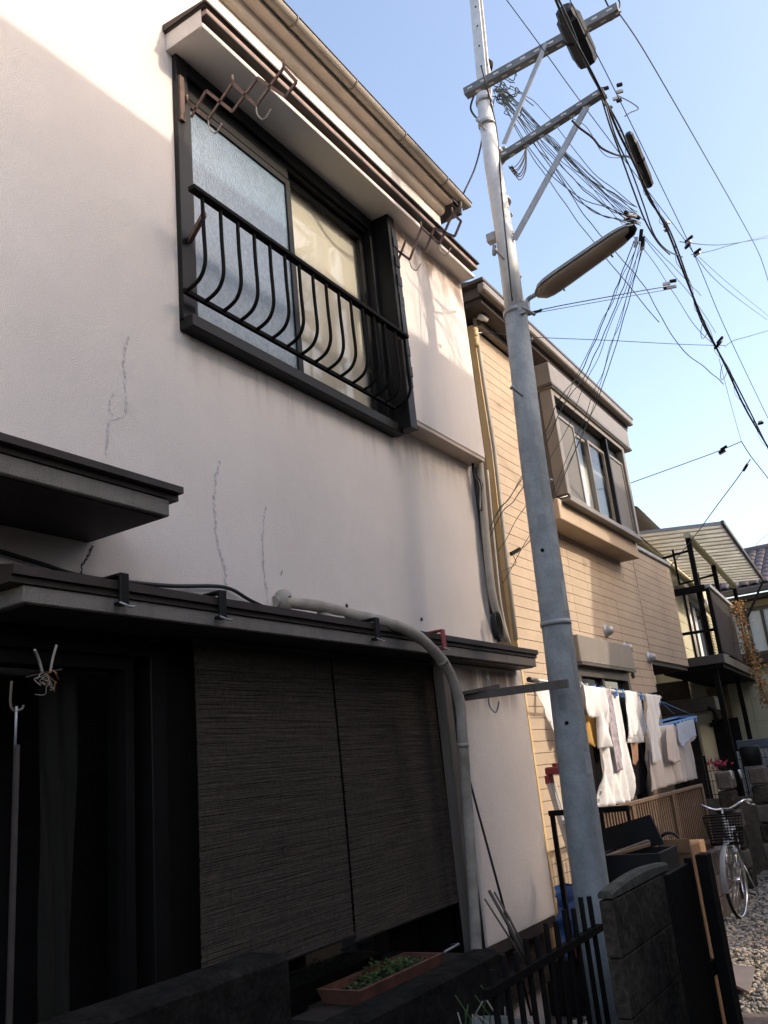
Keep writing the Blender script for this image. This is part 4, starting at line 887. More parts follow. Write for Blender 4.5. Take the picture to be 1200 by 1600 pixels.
# main eave with gutter
MB().box(-.4, .02, 6.25, 10.4, 5.46, 5.50).build('soffit', m_flash, N)
MB().box(-6, .03, 6.22, 10.42, 5.505, 5.60, .004).build('fascia', m_brown_alu, N)
MB().box(-.19, -.13, 6.52, 10.3, 5.405, 5.455).build('eave_trim', m_tan_alu, N)
MB().box(.031, .105, 6.17, 10.40, 5.515, 5.60, .012).build('gutter', m_tan_alu, N)
MB().box(-6.05, .106, 6.15, 10.44, 5.603, 5.635, .004).build('roof_edge', m_brown_alu, N)
MB().prism([(.05, 6.2, 5.64), (-3, 6.2, 6.5), (-6, 6.2, 5.64)], (0, 4.2, 0)).build('roof', m_opp_roof, N)
# low parapet roof over the right wing
MB().box(NX-.03, NX+.02, 10.45, 12.14, 4.0, 4.05, .004).build('parapet_cap', m_steel, N)
# bay window
bw = MB().box(NX-.03, .03, 7.36, 9.80, 3.70, 3.90, .006); bwo = bw.build('bay_window', m_siding, N)
bs = MB(); bs.box(-.25, -.02, 7.50, 7.57, 3.92, 5.03); bs.box(-.25, -.02, 9.68, 9.74, 3.92, 5.03); bs.box(-.25, -.22, 7.57, 9.68, 3.92, 5.03); bs.build('bay_side', m_brown_alu, bwo)
fb_ = MB(); fb_.box(-.02, .10, 7.47, 7.535, 3.95, 5.03, .004); fb_.box(-.02, .10, 9.66, 9.735, 3.90, 5.03, .004); fb_.box(-.2, .10, 7.535, 9.66, 3.90, 3.945, .004); fb_.box(-.2, .12, 7.45, 9.75, 3.875, 3.899, .004); fb_.box(-.02, .10, 7.535, 9.66, 4.98, 5.03)
fb_.build('bay_frame', m_tan_alu, bwo)
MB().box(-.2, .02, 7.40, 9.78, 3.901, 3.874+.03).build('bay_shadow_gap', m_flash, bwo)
MB().box(-.19, .125, 7.45, 9.95, 5.032, 5.30, .006).build('bay_fascia', m_tan_alu, bwo)
MB().box(-.19, .135, 7.43, 9.97, 5.045, 5.075, .004).build('bay_fascia_bead', m_brown_alu, bwo)
MB().box(-.18, .02, 7.57, 9.66, 4.82, 4.979).build('bay_header', m_black_alu, bwo)
MB().box(-.17, -.165, 7.57, 9.66, 3.95, 4.82).build('bay_blind', m_white_frame, bwo)
def bpane(y0, y1, mat, z0=3.95, z1=4.815, x=.02):
    b = MB(); t = .03
    b.box(x-.012, x+.014, y0, y0+t, z0, z1); b.box(x-.012, x+.014, y1-t, y1, z0, z1); b.box(x-.012, x+.014, y0+t, y1-t, z0, z0+t); b.box(x-.012, x+.014, y0+t, y1-t, z1-t, z1)
    b.build('bay_sash', m_tan_alu, bwo); MB().box(x-.003, x+.003, y0+t, y1-t, z0+t, z1-t).build('bay_pane', mat, bwo)
bpane(7.60, 8.06, m_screen, x=.06); bpane(8.04, 8.58, m_pane, x=.0); bpane(8.54, 9.08, m_pane, x=.03); bpane(9.12, 9.65, m_screen, x=.06)
MB().box(.0, .09, 9.08, 9.12, 3.95, 4.98).build('bay_mullion', m_black_alu, bwo)
# ground floor shutter box, door, vents
MB().box(NX, NX+.14, 7.55, 9.15, 2.41, 2.66, .008).build('shutter_box', m_tan_alu, N)
MB().box(NX, NX+.145, 7.54, 9.16, 2.385, 2.409).build('shutter_box_lip', m_brown_alu, N)
dd = MB(); dd.box(NX, NX+.07, 7.60, 7.67, .3, 2.384); dd.box(NX, NX+.07, 9.05, 9.12, .3, 2.384); dd.box(NX, NX+.07, 7.67, 9.05, 2.30, 2.384); dd.box(NX+.02, NX+.05, 8.30, 8.36, .4, 2.30)
ddo = dd.build('sliding_door', m_brown_alu, N); MB().box(NX+.003, NX+.012, 7.67, 9.05, .3, 2.30).build('pane', m_glass_dark, ddo)
MB().box(NX+.013, NX+.02, 8.40, 8.98, 1.4, 2.22).build('door_blind', m_screen, ddo)
for p in ((-0.2,8.821,2.818), (-0.2,9.378,2.669), (-0.2,10.24,2.621)):
    b = MB().lathe((NX, p[1], p[2]), [(.075, 0), (.075, .010), (.056, .016), (.054, .035), (.044, .065), (.022, .083), (0, .088)], 16, (1, 0, 0)); b.build('vent_hood', m_steel, N)
MB().box(NX+.001, NX+.03, 9.44, 9.47, 2.35, 2.66).build('downpipe', m_brown_alu, N)
# corner service pole with insulators
MB().tube([(-0.16,6.477,5.472),(-0.16,6.48,4.816),(-0.16,6.504,4.214),(-0.16,6.438,3.284),(-0.16,6.387,2.534)], .020, 8).build('corner_pipe', m_conduit2, N)
for i, p in enumerate(((-0.14,6.397,5.282), (-0.14,6.395,5.186))):
    MB().lathe(p, [(.0, -.05), (.02, -.045), (.028, -.02), (.018, 0), (.03, .02), (.02, .045), (0, .05)], 10).build('insulator', m_trim_yellow, N)
MB().tube([(-0.16,6.383,5.271), (-0.1,6.446,5.287)], .006, 6).build('insulator_bracket', m_steel, N)
MB().lathe((-0.08,6.449,5.435), [(.0, -.03), (.025, -.03), (.03, 0), (.02, .07), (0, .075)], 12, (.3, .9, -.1)).build('eave_lamp', m_porcelain, N)
MB().bar((-0.16,6.471,5.45), (-0.08,6.449,5.435), .012, .012).build('lamp_arm', m_steel, N)

# ------------------------------------------------------------------ railing, ladder, tarp between the houses
rl = thing('metal_railing', 'short black metal railing between the stucco house and the pole', 'railing', (.3, 5.78, 0))
MB().box(.165, .72, 5.76, 5.80, 1.235, 1.27, .004).build('top_rail', m_black_iron, rl)
for x in (.17, .33, .52, .70):
    MB().box(x, x+(.03 if x < .2 else .016), 5.77, 5.79, .3, 1.234).build('post' if x < .2 else 'bar', m_black_iron, rl)
MB().box(.165, .72, 5.765, 5.795, .33, .36).build('lower_rail', m_black_iron, rl)
ld = thing('stepladder', 'folding aluminium stepladder with red plastic top', 'stepladder', (.1, 6.3, 0))
la1, la2, lb1, lb2 = Vector((0.003,6.25,1.443)), Vector((0.14,6.25,1.477)), Vector((.24, 6.28, 0)), Vector((.36, 6.28, 0))
MB().bar(la1, lb1, .03, .055, (0, 1, 0)).build('rail', m_alu, ld)
MB().bar(la2, lb2, .03, .055, (0, 1, 0)).build('rail', m_alu, ld)
MB().bar(la1+Vector((-.02, .12, 0)), (.10, 6.75, 0), .022, .05, (0, 1, 0)).build('back_rail', m_alu, ld)
for k in range(1, 5):
    t = k/5; MB().bar(la1.lerp(lb1, t), la2.lerp(lb2, t), .05, .025).build('rung', m_alu, ld)
tpb = MB(); c0 = Vector((0.065,6.25,1.511)); 
tpb.box(c0.x-.075, c0.x+.075, c0.y-.03, c0.y+.10, c0.z-.02, c0.z+.035, .01); tpb.box(c0.x-.085, c0.x-.045, c0.y-.028, c0.y+.06, c0.z-.085, c0.z-.021, .006); tpb.box(c0.x+.05, c0.x+.09, c0.y-.028, c0.y+.06, c0.z-.075, c0.z-.021, .006); tpb.box(c0.x-.02, c0.x+.01, c0.y-.01, c0.y+.05, c0.z+.036, c0.z+.06, .005)
tpb.build('top_cap', m_red_plastic, ld)
tr = MB(); vs = []; fs = []
tc0 = Vector((0.12,6.05,0.647))
for i in range(15):
    for j in range(13):
        a = i/14*2*math.pi; h = j/12; p = Vector((math.cos(a), math.sin(a)*.8, 0))*(.13*(1-.35*h)+.075*mnoise.noise(Vector((math.cos(a)*2.2, math.sin(a)*2.2, h*5))))
        vs.append(tc0+p+Vector((0, 0, -.30+.42*h+.02*mnoise.noise(Vector((a*3, h*4, 1))))))
for i in range(14):
    for j in range(12): fs.append((i*13+j, (i+1)*13+j, (i+1)*13+j+1, i*13+j+1))
tr.add(vs, fs); tr.add([tc0+Vector((.05*math.cos(k), .05*math.sin(k), .10)) for k in range(6)], [(0, 1, 2, 3, 4, 5)])
tr.build('tarp_bundle', m_blue_tarp, label='crumpled blue plastic sheet bundled behind the black railing', cat='tarp')
MB().box(tc0.x-.18, tc0.x+.18, tc0.y-.2, tc0.y+.18, 0, tc0.z-.31, .01).build('storage_bin', m_blackbox, label='dark bin under the crumpled blue sheet', cat='bin')
MB().box(tc0.x+.03, tc0.x+.13, tc0.y-.148, tc0.y-.05, tc0.z-.309, tc0.z-.22, .01).build('red_box', m_red_plastic, label='small red box in front of the crumpled blue sheet on the dark bin', cat='box')

# ------------------------------------------------------------------ laundry
LX = .12
lyp = thing('laundry_pole', 'pale laundry pole hung with washing along the tan house', 'laundry pole', (LX, 6, 2.1))
MB().tube([(0.12,5.89,2.163), (0.12,9.249,2.103)], .014, 8).build('pole', m_alu, lyp)
MB().lathe((0.12,6.902,2.149), [(.012, -.01), (.03, -.01), (.034, 0), (.03, .01), (.012, .01)], 14, (0, 1, 0)).build('ring', m_steel, lyp)
MB().tube([(0.12,5.867,2.162), (0.12,6.005,2.158)], .02, 8).build('end_cap', m_brown_alu, lyp)
MB().bar((NX, 9.218, 2.149), (LX+.03, 9.218, 2.149), .03, .02).build('wall_bracket', m_black_iron, lyp)
MB().bar((NX, 6.723, 2.166), (LX+.03, 6.723, 2.166), .03, .02).build('wall_bracket', m_black_iron, lyp)
def inside(p, poly):
    c = False; n = len(poly); j = n-1
    for i in range(n):
        if (poly[i][1] > p[1]) != (poly[j][1] > p[1]) and p[0] < (poly[j][0]-poly[i][0])*(p[1]-poly[i][1])/(poly[j][1]-poly[i][1])+poly[i][0]: c = not c
        j = i
    return c
def cloth(name, label, cat, outline, mat, x, amp=.02, freq=30, seed=0):
    """garment hanging in a plane parallel to the house; outline = (y,z) points; top hung, folds grow downwards"""
    ys = [p[1] for p in outline]; zs = [p[2] for p in outline]; pl2 = [(p[1], p[2]) for p in outline]
    bm = bmesh.new(); vv = [bm.verts.new((x, p[0], p[1])) for p in pl2]; bm.faces.new(vv)
    bmesh.ops.triangulate(bm, faces=bm.faces[:])
    for _ in range(5):
        ed = [e for e in bm.edges if e.calc_length() > .028]
        if not ed: break
        bmesh.ops.subdivide_edges(bm, edges=ed, cuts=1); bmesh.ops.triangulate(bm, faces=bm.faces[:])
    bmesh.ops.recalc_face_normals(bm, faces=bm.faces)
    zt = max(zs); zb = min(zs)
    for v in bm.verts:
        y, z = v.co.y, v.co.z; t = (zt-z)/max(.01, zt-zb)
        f = math.sin(freq*y+3*math.sin(2.3*z+seed)+seed*1.7)+.55*math.sin(freq*2.3*y+seed*3.1-2.5*z)
        n_ = mnoise.noise(Vector((y*5+seed, z*4, seed)))
        v.co.x = x+amp*(.35+.65*t)*f+amp*1.2*n_*t
        v.co.y += amp*.4*mnoise.noise(Vector((z*6, seed, y*3)))
    me = bpy.data.meshes.new(name); bm.to_mesh(me); bm.free()
    for p in me.polygons: p.use_smooth = True
    me.materials.append(mat); o = put(name, me, label=label, cat=cat, group='washing hung along the tan house')
    s_ = o.modifiers.new('thick', 'SOLIDIFY'); s_.thickness = .003; return o
cloth('white_sheet', 'long white cloth at the left end of the laundry pole, beside the utility pole', 'laundry', [(0.12,5.985,2.167),(0.12,6.378,2.157),(0.12,6.409,1.854),(0.12,6.39,1.444),(0.12,6.275,1.478),(0.12,6.176,1.695),(0.12,6.118,1.855),(0.12,6.065,1.97),(0.12,6.017,2.061)], m_white_cloth, .12, .02, 30, 1)
cloth('white_shirt', 'white shirt hung directly right of the utility pole', 'laundry', [(0.12,6.902,2.149),(0.12,7.399,2.142),(0.12,7.295,1.746),(0.12,7.343,1.65),(0.12,7.116,1.646),(0.12,7.114,1.893),(0.12,6.901,1.893),(0.12,6.865,2.004)], m_white_cloth, .15, .034, 26, 2)
cloth('ochre_cloth', 'ochre brown cloth hanging under the white shirt', 'laundry', [(0.08,6.992,1.918),(0.08,7.303,1.919),(0.08,7.313,1.681),(0.08,7.112,1.66),(0.08,6.981,1.704)], m_ochre_cloth, .08, .008, 40, 3)
cloth('white_towel', 'long white towel reaching the brown fence', 'laundry', [(0.12,7.273,2.15),(0.12,7.958,2.135),(0.12,7.875,1.792),(0.12,7.832,1.462),(0.12,7.785,1.197),(0.12,7.397,1.195),(0.12,7.04,1.193),(0.12,7.158,1.543),(0.12,7.22,1.851)], m_white_cloth, .11, .034, 28, 4)
cloth('grey_scarf', 'narrow grey patterned scarf over the long white towel', 'laundry', [(0.16,7.392,2.126),(0.16,7.541,2.119),(0.16,7.531,1.845),(0.16,7.556,1.577),(0.16,7.526,1.462),(0.16,7.348,1.45),(0.16,7.349,1.636),(0.16,7.356,1.899)], m_lace, .158, .006, 50, 5)
cloth('white_blouse', 'small creased white blouse right of the patterned scarf', 'laundry', [(0.12,7.92,2.134),(0.12,8.3,2.126),(0.12,8.13,1.906),(0.12,7.991,1.735),(0.12,7.788,1.705),(0.12,7.829,1.905)], m_white_cloth, .17, .022, 36, 6)
cloth('white_undershirt', 'white undershirt between the small blouse and the last shirt', 'laundry', [(0.12,8.183,2.129),(0.12,8.667,2.116),(0.12,8.539,1.846),(0.12,8.475,1.68),(0.12,8.219,1.662),(0.12,8.034,1.677),(0.12,8.13,1.906)], m_white_cloth, .10, .030, 30, 7)
cloth('white_long_shirt', 'white long shirt last on the pole before the blue hanger', 'laundry', [(0.12,8.542,2.12),(0.12,9.043,2.112),(0.12,8.802,1.783),(0.12,8.548,1.465),(0.12,8.344,1.474),(0.12,8.423,1.728)], m_white_cloth, .17, .02, 34, 8)
cloth('black_trousers', 'black trousers hanging behind the white undershirts', 'laundry', [(0.04,8.162,2.127),(0.04,8.938,2.12),(0.04,8.665,1.551),(0.04,8.488,1.208),(0.04,7.946,1.223),(0.04,7.995,1.63)], m_black_cloth, .03, .008, 30, 9)
cloth('peach_cloth', 'small peach cloth hanging under the white undershirt', 'laundry', [(0.1,8.094,1.735),(0.1,8.321,1.72),(0.1,8.243,1.56),(0.1,8.13,1.473),(0.1,8.024,1.489)], m_peach, .09, .005, 40, 10)
pa, pb = Vector((0.12,6.963,2.151)), Vector((0.12,9.015,2.105))
for k in range(11):
    p = pa.lerp(pb, (k+.4)/11); MB().box(p.x-.012, p.x+.020, p.y-.008, p.y+.008, p.z-.05, p.z+.022).build('clothes_peg', m_blue_plastic if k % 3 else m_porcelain, lyp)
hg = thing('peg_hanger', 'blue plastic peg hanger at the end of the laundry pole', 'hanger', (0.2,9.225,1.866))
h0, h1 = Vector((0.12,8.818,1.808)), Vector((0.12,10.62,1.911))
hb = MB(); hb.bar(h0, h1, .012, .022); hb.bar(h0+Vector((-.22, .02, .02)), h1+Vector((-.22, 0, .02)), .012, .022); hb.bar(h0, h0+Vector((-.22, .02, .02)), .012, .022); hb.bar(h1, h1+Vector((-.22, 0, .02)), .012, .022); hb.build('frame', m_blue_plastic, hg)
for k in range(12):
    p = h0.lerp(h1, (k+.5)/12); MB().box(p.x-.008, p.x+.010, p.y-.018, p.y+.018, p.z-.055, p.z-.002).build('peg', m_blue_plastic, hg)
for a in (h0, h1, h0+Vector((-.22, .02, .02)), h1+Vector((-.22, 0, .02))):
    MB().tube([a, (0.06,9.445,2.075)], .003, 5).build('string', m_blue_plastic, hg)
cloth('cream_tshirt', 'large cream T-shirt pegged on the blue hanger', 'laundry', [(0.12,8.796,1.808),(0.12,9.449,1.829),(0.12,9.466,1.647),(0.12,9.474,1.453),(0.12,9.428,1.258),(0.12,8.229,1.231),(0.12,8.395,1.553)], m_cream_cloth, .14, .026, 18, 11)
cloth('tshirt_sleeve', 'x', 'x', [(0.2,8.936,1.798),(0.2,9.126,1.797),(0.2,9.258,1.643),(0.2,9.25,1.467),(0.2,9.056,1.437),(0.2,8.851,1.482),(0.2,8.879,1.651)], m_cream_cloth, .20, .008, 30, 14)
for k_ in ('label', 'category', 'group'): del COL.objects['tshirt_sleeve'][k_]
COL.objects['tshirt_sleeve'].parent = COL.objects['cream_tshirt']; COL.objects['tshirt_sleeve'].name = 'sleeve'
cloth('cream_tshirt', 'cream T-shirt with hanging sleeve at the right end of the blue hanger', 'laundry', [(0.1,9.879,1.816),(0.1,10.572,1.898),(0.1,10.756,1.825),(0.1,10.82,1.678),(0.1,10.527,1.626),(0.1,10.48,1.641),(0.1,10.471,1.416),(0.1,10.497,1.233),(0.1,9.59,1.231),(0.1,9.7,1.511)], m_cream2, .02, .016, 20, 12)
cloth('blue_shorts', 'small pale blue shorts pegged between the two cream T-shirts', 'laundry', [(0.13,9.511,1.828),(0.13,10.257,1.881),(0.13,10.254,1.698),(0.13,9.915,1.663),(0.13,9.64,1.655),(0.13,9.54,1.592),(0.13,9.428,1.646)], m_blue_cloth, .17, .010, 50, 13)

# brown slat fence on a low block wall
bfn = thing('slat_fence', 'brown metal slat fence in front of the washing', 'fence', (.28, 8, 0))
FY0, FY1, FX = 5.95, 9.55, .28
MB().box(FX-.02, FX+.02, FY0, FY1, 1.185, 1.215, .004).build('top_rail', m_fence_brown, bfn)
MB().box(FX-.015, FX+.015, FY0, FY1, .66, .69).build('bottom_rail', m_fence_brown, bfn)
sl_me = MB().box(-.004, .004, -.015, .015, .62, 1.184).mesh('slat'); sl_me.materials.append(m_fence_brown)
y = FY0+.03
while y < FY1-.02:
    put('slat', sl_me, bfn, Matrix.Translation((FX, y, 0))); y += .068
for y in (FY0, 7.15, 8.35, FY1-.06): MB().box(FX-.022, FX-.0005+.022, y, y+.055, .0+.60, 1.184, .003).build('post', m_fence_brown, bfn)
lbw = thing('block_wall', 'low worn block wall under the brown slat fence', 'wall', (.3, 8, 0))
bk = MB().box(0, .12, 0, .392, 0, .192, .008).mesh('block'); bk.materials.append(m_concrete_b)
for r_ in range(3):
    for j in range(10):
        y = 5.95+j*.4+(.2 if r_ % 2 else 0)
        if y < 9.7: put('block', bk, lbw, Matrix.Translation((.24+rnd.uniform(-.004, .004), y, r_*.2+.002)))

# ------------------------------------------------------------------ bicycle
BK = thing('bicycle', 'silver city bicycle with dark wire basket parked on the gravel', 'bicycle', (.5, 9.25, 0))
bF = Vector((.50, 9.24, 0)); bR = Vector((.30, 10.33, 0)); bd = (bR-bF).normalized(); bt = Vector((-bd.y, bd.x, 0)).normalized()
if bt.x < 0: bt = -bt
def bp_(s, t, z): return bF+bd*s+bt*t+Vector((0, 0, z))
bd0, bt0 = bd.copy(), bt.copy()
for s in (0, 1.1):
    ang = math.radians(-14 if s == 0 else 0); Rz = Matrix.Rotation(ang, 3, 'Z'); bd = Rz @ bd0; bt = Rz @ bt0
    o = MB().lathe(bp_(s, 0, .33), [(.312, -.012), (.318, -.016), (.322, 0), (.318, .016), (.312, .012), (.306, .01), (.306, -.01), (.312, -.012)], 40, bt).build('wheel', m_chrome, BK)
    MB().lathe(bp_(s, 0, .33), [(.318, -.016), (.330, -.017), (.338, 0), (.330, .017), (.318, .016)], 40, bt).build('tyre', m_tyre, o)
    MB().lathe(bp_(s, 0, .33), [(.312, -.0125), (.323, -.0175), (.326, -.0165)], 40, bt).build('sidewall', m_tyre_side, o)
    MB().lathe(bp_(s, 0, .33), [(.312, .0125), (.323, .0175), (.326, .0165)], 40, bt).build('sidewall', m_tyre_side, o)
    spk = MB()
    for k in range(28):
        a = k*2*math.pi/28; spk.tube([bp_(s, .02*(1 if k % 2 else -1), .33), bp_(s+.307*math.cos(a), 0, .33+.307*math.sin(a))], .0018, 4)
    spk.tube([bp_(s, -.05, .33), bp_(s, .05, .33)], .02, 10); spk.build('spokes', m_chrome, o)
    mg = MB(); vs = []; fs = []; a0, a1_ = (math.radians(20), math.radians(190)) if s == 0 else (math.radians(-10), math.radians(170))
    for k in range(19):
        a = a0+(a1_-a0)*k/18
        for (dt_, dr) in ((-.026, -.012), (0, .006), (.026, -.012)): vs.append(bp_(s-.356*math.cos(a)*(1 if s == 0 else -1)*(-1)*1, dt_, .33+(.356+dr)*math.sin(a)))
    for k in range(18):
        for j in range(2): fs.append((k*3+j, k*3+j+1, k*3+j+4, k*3+j+3))
    mg.add(vs, fs, True); mg.build('mudguard', m_steel, BK)
bd, bt = bd0, bt0
fk = MB()
for t in (-.05, .05): fk.tube([bp_(0, t, .33), bp_(.06, t*.9, .52), bp_(.12, t*.7, .70)], [.010, .012, .014], 8)
fk.build('fork', m_chrome, BK)
fm = MB(); fm.tube([bp_(.12, 0, .66), bp_(.19, 0, .90)], .02, 10); fm.tube(spline([bp_(.14, 0, .72), bp_(.32, 0, .45), bp_(.58, 0, .30)], 6), .019, 10); fm.tube(spline([bp_(.17, 0, .84), bp_(.36, 0, .52), bp_(.64, 0, .40)], 6), .014, 10)
fm.tube([bp_(.60, 0, .28), bp_(.78, 0, .82)], .016, 10)
for t in (-.05, .05): fm.tube([bp_(1.1, t, .33), bp_(.60, t*.5, .30)], .010, 8); fm.tube([bp_(1.1, t, .33), bp_(.74, t*.4, .72)], .009, 8)
fm.build('frame', m_steel, BK)
hb = MB(); hb.tube([bp_(.18, 0, .88), bp_(.20, 0, .97)], .012, 8)
for sg in (-1, 1): hb.tube(spline([bp_(.20, 0, .965), bp_(.17, sg*.07, .965), bp_(.17, sg*.15, 1.0), bp_(.22, sg*.22, 1.03), bp_(.34, sg*.26, 1.02)], 6), .011, 8)
hbo = hb.build('handlebar', m_chrome, BK)
for sg in (-1, 1):
    MB().tube([bp_(.30, sg*.25, 1.022), bp_(.42, sg*.275, 1.012)], .017, 8).build('grip', m_tyre_side, hbo)
    MB().tube(spline([bp_(.26, sg*.235, 1.02), bp_(.22, sg*.27, .99), bp_(.33, sg*.31, .975)], 5), .006, 6).build('brake_lever', m_chrome, hbo)
bsk = MB()
def bkp(u, v, z): # basket: u across -1..1, v fore-aft, flares up
    k = .80+.20*(z-.66)/.26; return bp_(-.02+v*.13*k, u*.175*k, z)
for z in [.66+.026*i for i in range(11)]:
    ring = [bkp(a, b_, z) for a, b_ in ((-1, -1), (1, -1), (1, 1), (-1, 1), (-1, -1))]; bsk.tube(ring, .0028 if z < .9 else .006, 4, smooth=False)
for k in range(13):
    u = -1+2*k/12
    for v in (-1, 1): bsk.tube([bkp(u, v, .66), bkp(u, v, .92)], .0022, 4)
for k in range(9):
    v = -1+2*k/8
    for u in (-1, 1): bsk.tube([bkp(u, v, .66), bkp(u, v, .92)], .0022, 4)
    bsk.tube([bkp(-1, v, .66), bkp(1, v, .66)], .0022, 4)
bsk.build('basket', m_black_iron, BK)
MB().lathe(bp_(-.06, .05, .60), [(.0, 0), (.03, .005), (.034, .03), (.03, .05), (0, .055)], 12, -bd).build('head_lamp', m_steel, BK)
st = MB(); st.lathe(bp_(.80, 0, .90), [(0, -.03), (.06, -.025), (.10, 0), (.09, .025), (0, .035)], 14, (0, 0, 1)); st.tube([bp_(.77, 0, .78), bp_(.79, 0, .89)], .013, 8); st.build('saddle', m_tyre, BK)
rk = MB()
for t in (-.06, .06): rk.tube(spline([bp_(.82, t, .70), bp_(1.28, t, .70), bp_(1.34, t, .69)], 4), .006, 6); rk.tube([bp_(1.2, t, .70), bp_(1.1, t*1.1, .34)], .005, 6)
for s in (.9, 1.0, 1.1, 1.2, 1.3): rk.tube([bp_(s, -.06, .70), bp_(s, .06, .70)], .005, 6)
rk.build('rear_rack', m_chrome, BK)
MB().tube(spline([bp_(.62, .06, .28), bp_(.60, .08, .14), bp_(.66, .14, .10)], 4), .008, 6).build('pedal', m_tyre, BK)
MB().tube([bp_(1.08, .07, .33), bp_(1.22, .16, .0)], .008, 6).build('kickstand', m_chrome, BK)

# ------------------------------------------------------------------ far pillars, mesh fence, flowers
def pillar(label, x, y, wx, wy, n, seed):
    t = thing('block_pillar', label, 'pillar', (x, y, 0), 'rough block pillars beyond the bicycle')
    rr = random.Random(seed)
    for k in range(n):
        MB().box(x-wx/2+rr.uniform(-.01, .01), x+wx/2+rr.uniform(-.01, .01), y-wy/2, y+wy/2, k*.215, k*.215+.20, .02).build('block', m_concrete_b if k % 2 else m_concrete, t)
pillar('tan block pillar behind the bicycle handlebar with pink flowers on top', .22, 11.0, .18, .24, 6, 1)
pillar('dark block pillar at the right edge beyond the bicycle', .48, 11.6, .20, .24, 6, 2)
cyl = MB().lathe((.44, 11.6, 1.29), [(0, 0), (.11, 0), (.12, .22), (.10, .24), (0, .23)], 16); cyl.build('flower_pot', m_blackbox, label='dark pot standing on the right hand block pillar', cat='flower pot')
fl = thing('flowers', 'pink and red flowers standing on the tan block pillar', 'flowers', (.20, 11.0, 1.29))
MB().lathe((.20, 11.0, 1.292), [(0, 0), (.04, 0), (.05, .06), (0, .055)], 12).build('flower_pot', m_blackbox, fl)
pf = MB()
for k in range(45):
    p = Vector((.19+rnd.gauss(0, .045), 11+rnd.gauss(0, .04), 1.36+rnd.gauss(0, .03))); a = Vector((rnd.uniform(-1, 1), rnd.uniform(-1, 1), rnd.uniform(-1, 1))).normalized()*.022; c = a.orthogonal().normalized()*.018
    pf.add([p-a, p+c, p+a, p-c], [(0, 1, 2, 3)])
pf.build('petals', m_pink, fl, kind='stuff')
for x0, lab in ((.30, 'left'), (.40, 'right')):
    MB().tube([(x0, 10.92, 1.28), (x0+.02, 10.92, 1.18)], .014, 8).build('white_tag', m_porcelain, label='small white tube on the %s side of the dark post' % lab, cat='tube')
mf = thing('mesh_fence', 'low grey wire mesh fence behind the block pillars', 'fence', (-.4, 12.4, 0))
mw = MB()
for k in range(42): mw.tube([(-1.2+k*.045, 12.4, .9), (-1.2+k*.045, 12.4, 1.42)], .0035, 4)
for z in (.95, 1.12, 1.25, 1.36): mw.tube([(-1.2, 12.4, z), (.66, 12.4, z)], .004, 4)
mw.build('mesh', m_black_iron, mf)
for x in (-1.2, -.3, .65): MB().tube([(x, 12.4, 0), (x, 12.4, 1.45)], .016, 6).build('post', m_black_iron, mf)
MB().box(-1.25, .7, 12.35, 12.45, 0, .9).build('base_wall', m_concrete_b, mf)
lt = thing('slatted_screen', 'grey upright slat screen at the right edge behind the pillars', 'screen', (.6, 12.9, 0))
for k in range(16): MB().box(.02+k*.06, .05+k*.06, 12.9, 12.92, .3, 1.46).build('slat', m_steel, lt)
MB().box(0, 1.0, 12.88, 12.94, .28, .3).build('rail', m_steel, lt)
for x in (.02, .95): MB().box(x, x+.03, 12.925, 12.95, 0, 1.4).build('post', m_steel, lt)

# ------------------------------------------------------------------ house with the steel balcony (own slightly turned axis: p = towards lane, e = along lane)
T3 = M3
B = thing('balcony_house', 'cream panelled house with black steel balcony under a translucent roof', 'house', tuple(M3 @ Vector((-.7, 0, 0))))
bw3 = MB(T3); bw3.box(-6, -.75, 2.4, 9, 0, 5.2); bw3.box(-6, -1.3, -.3, 2.4, 0, 5.0); bw3.build('wall', m_creamwall, B)
for k in range(5):
    MB(T3).box(-.748, -.735, 2.42, 8.9, 2.75+k*.47, 2.75+k*.47+.46).build('wall_panel', m_creamwall, B)
MB(T3).prism([(-.55, -.5, 5.05), (-3.3, -.5, 6.3), (-6.2, -.5, 5.05)], (0, 9.7, 0)).build('roof', m_tile, B)
# balcony
BP1 = .16; BE0, BE1 = -.12, 5.3
MB(T3).box(-.70, BP1, BE0, BE1, 2.66, 2.79, .006).build('balcony_deck', m_brown_alu, B)
MB(T3).box(-.70, BP1-.03, BE0+.03, BE1, 2.60, 2.655).build('balcony_beam', m_black_iron, B)
rp = thing('x', 'x', 'x'); bpy.data.objects.remove(rp)
for k in range(18): MB(T3).box(BP1-.03, BP1-.01, .02+k*.13, .132+k*.13, 2.83, 3.72).build('balcony_board', m_wood_dark, B)
MB(T3).box(BP1-.06, BP1+.02, -.10, 2.42, 3.74, 3.80, .006).build('balcony_handrail', m_steel, B)
MB(T3).box(-.70, BP1-.06, -.12, -.06, 3.70, 3.80, .006).build('balcony_side_rail', m_black_iron, B)
MB(T3).box(-.70, BP1-.05, -.11, -.07, 3.12, 3.16).build('balcony_side_bar', m_black_iron, B)
for q in (-.68, -.45, -.22): MB(T3).box(q, q+.025, -.10, -.075, 2.79, 3.70).build('balcony_baluster', m_black_iron, B)
MB(T3).box(BP1-.06, BP1-.005, -.11, -.05, 2.79, 3.739).build('balcony_corner_post', m_black_iron, B)
for e_, zt in ((0, 4.55), (2.44, 4.52), (5.2, 4.5)):
    MB(T3).box(-.04, .03, e_-.035, e_+.035, 0, zt, .004).build('balcony_post', m_black_iron, B)
MB(T3).box(-.045, .035, -.1, 5.4, 4.525, 4.60, .004).build('roof_beam', m_creamwall, B)
MB(T3).box(-.72, -.66, -.1, 5.5, 4.60, 4.66).build('roof_ledger', m_creamwall, B)
for e_ in (.05, 2.44): MB(T3).bar((-.62, e_, 4.30), (-.03, e_, 4.36), .03, .03).build('roof_tie', m_black_iron, B)
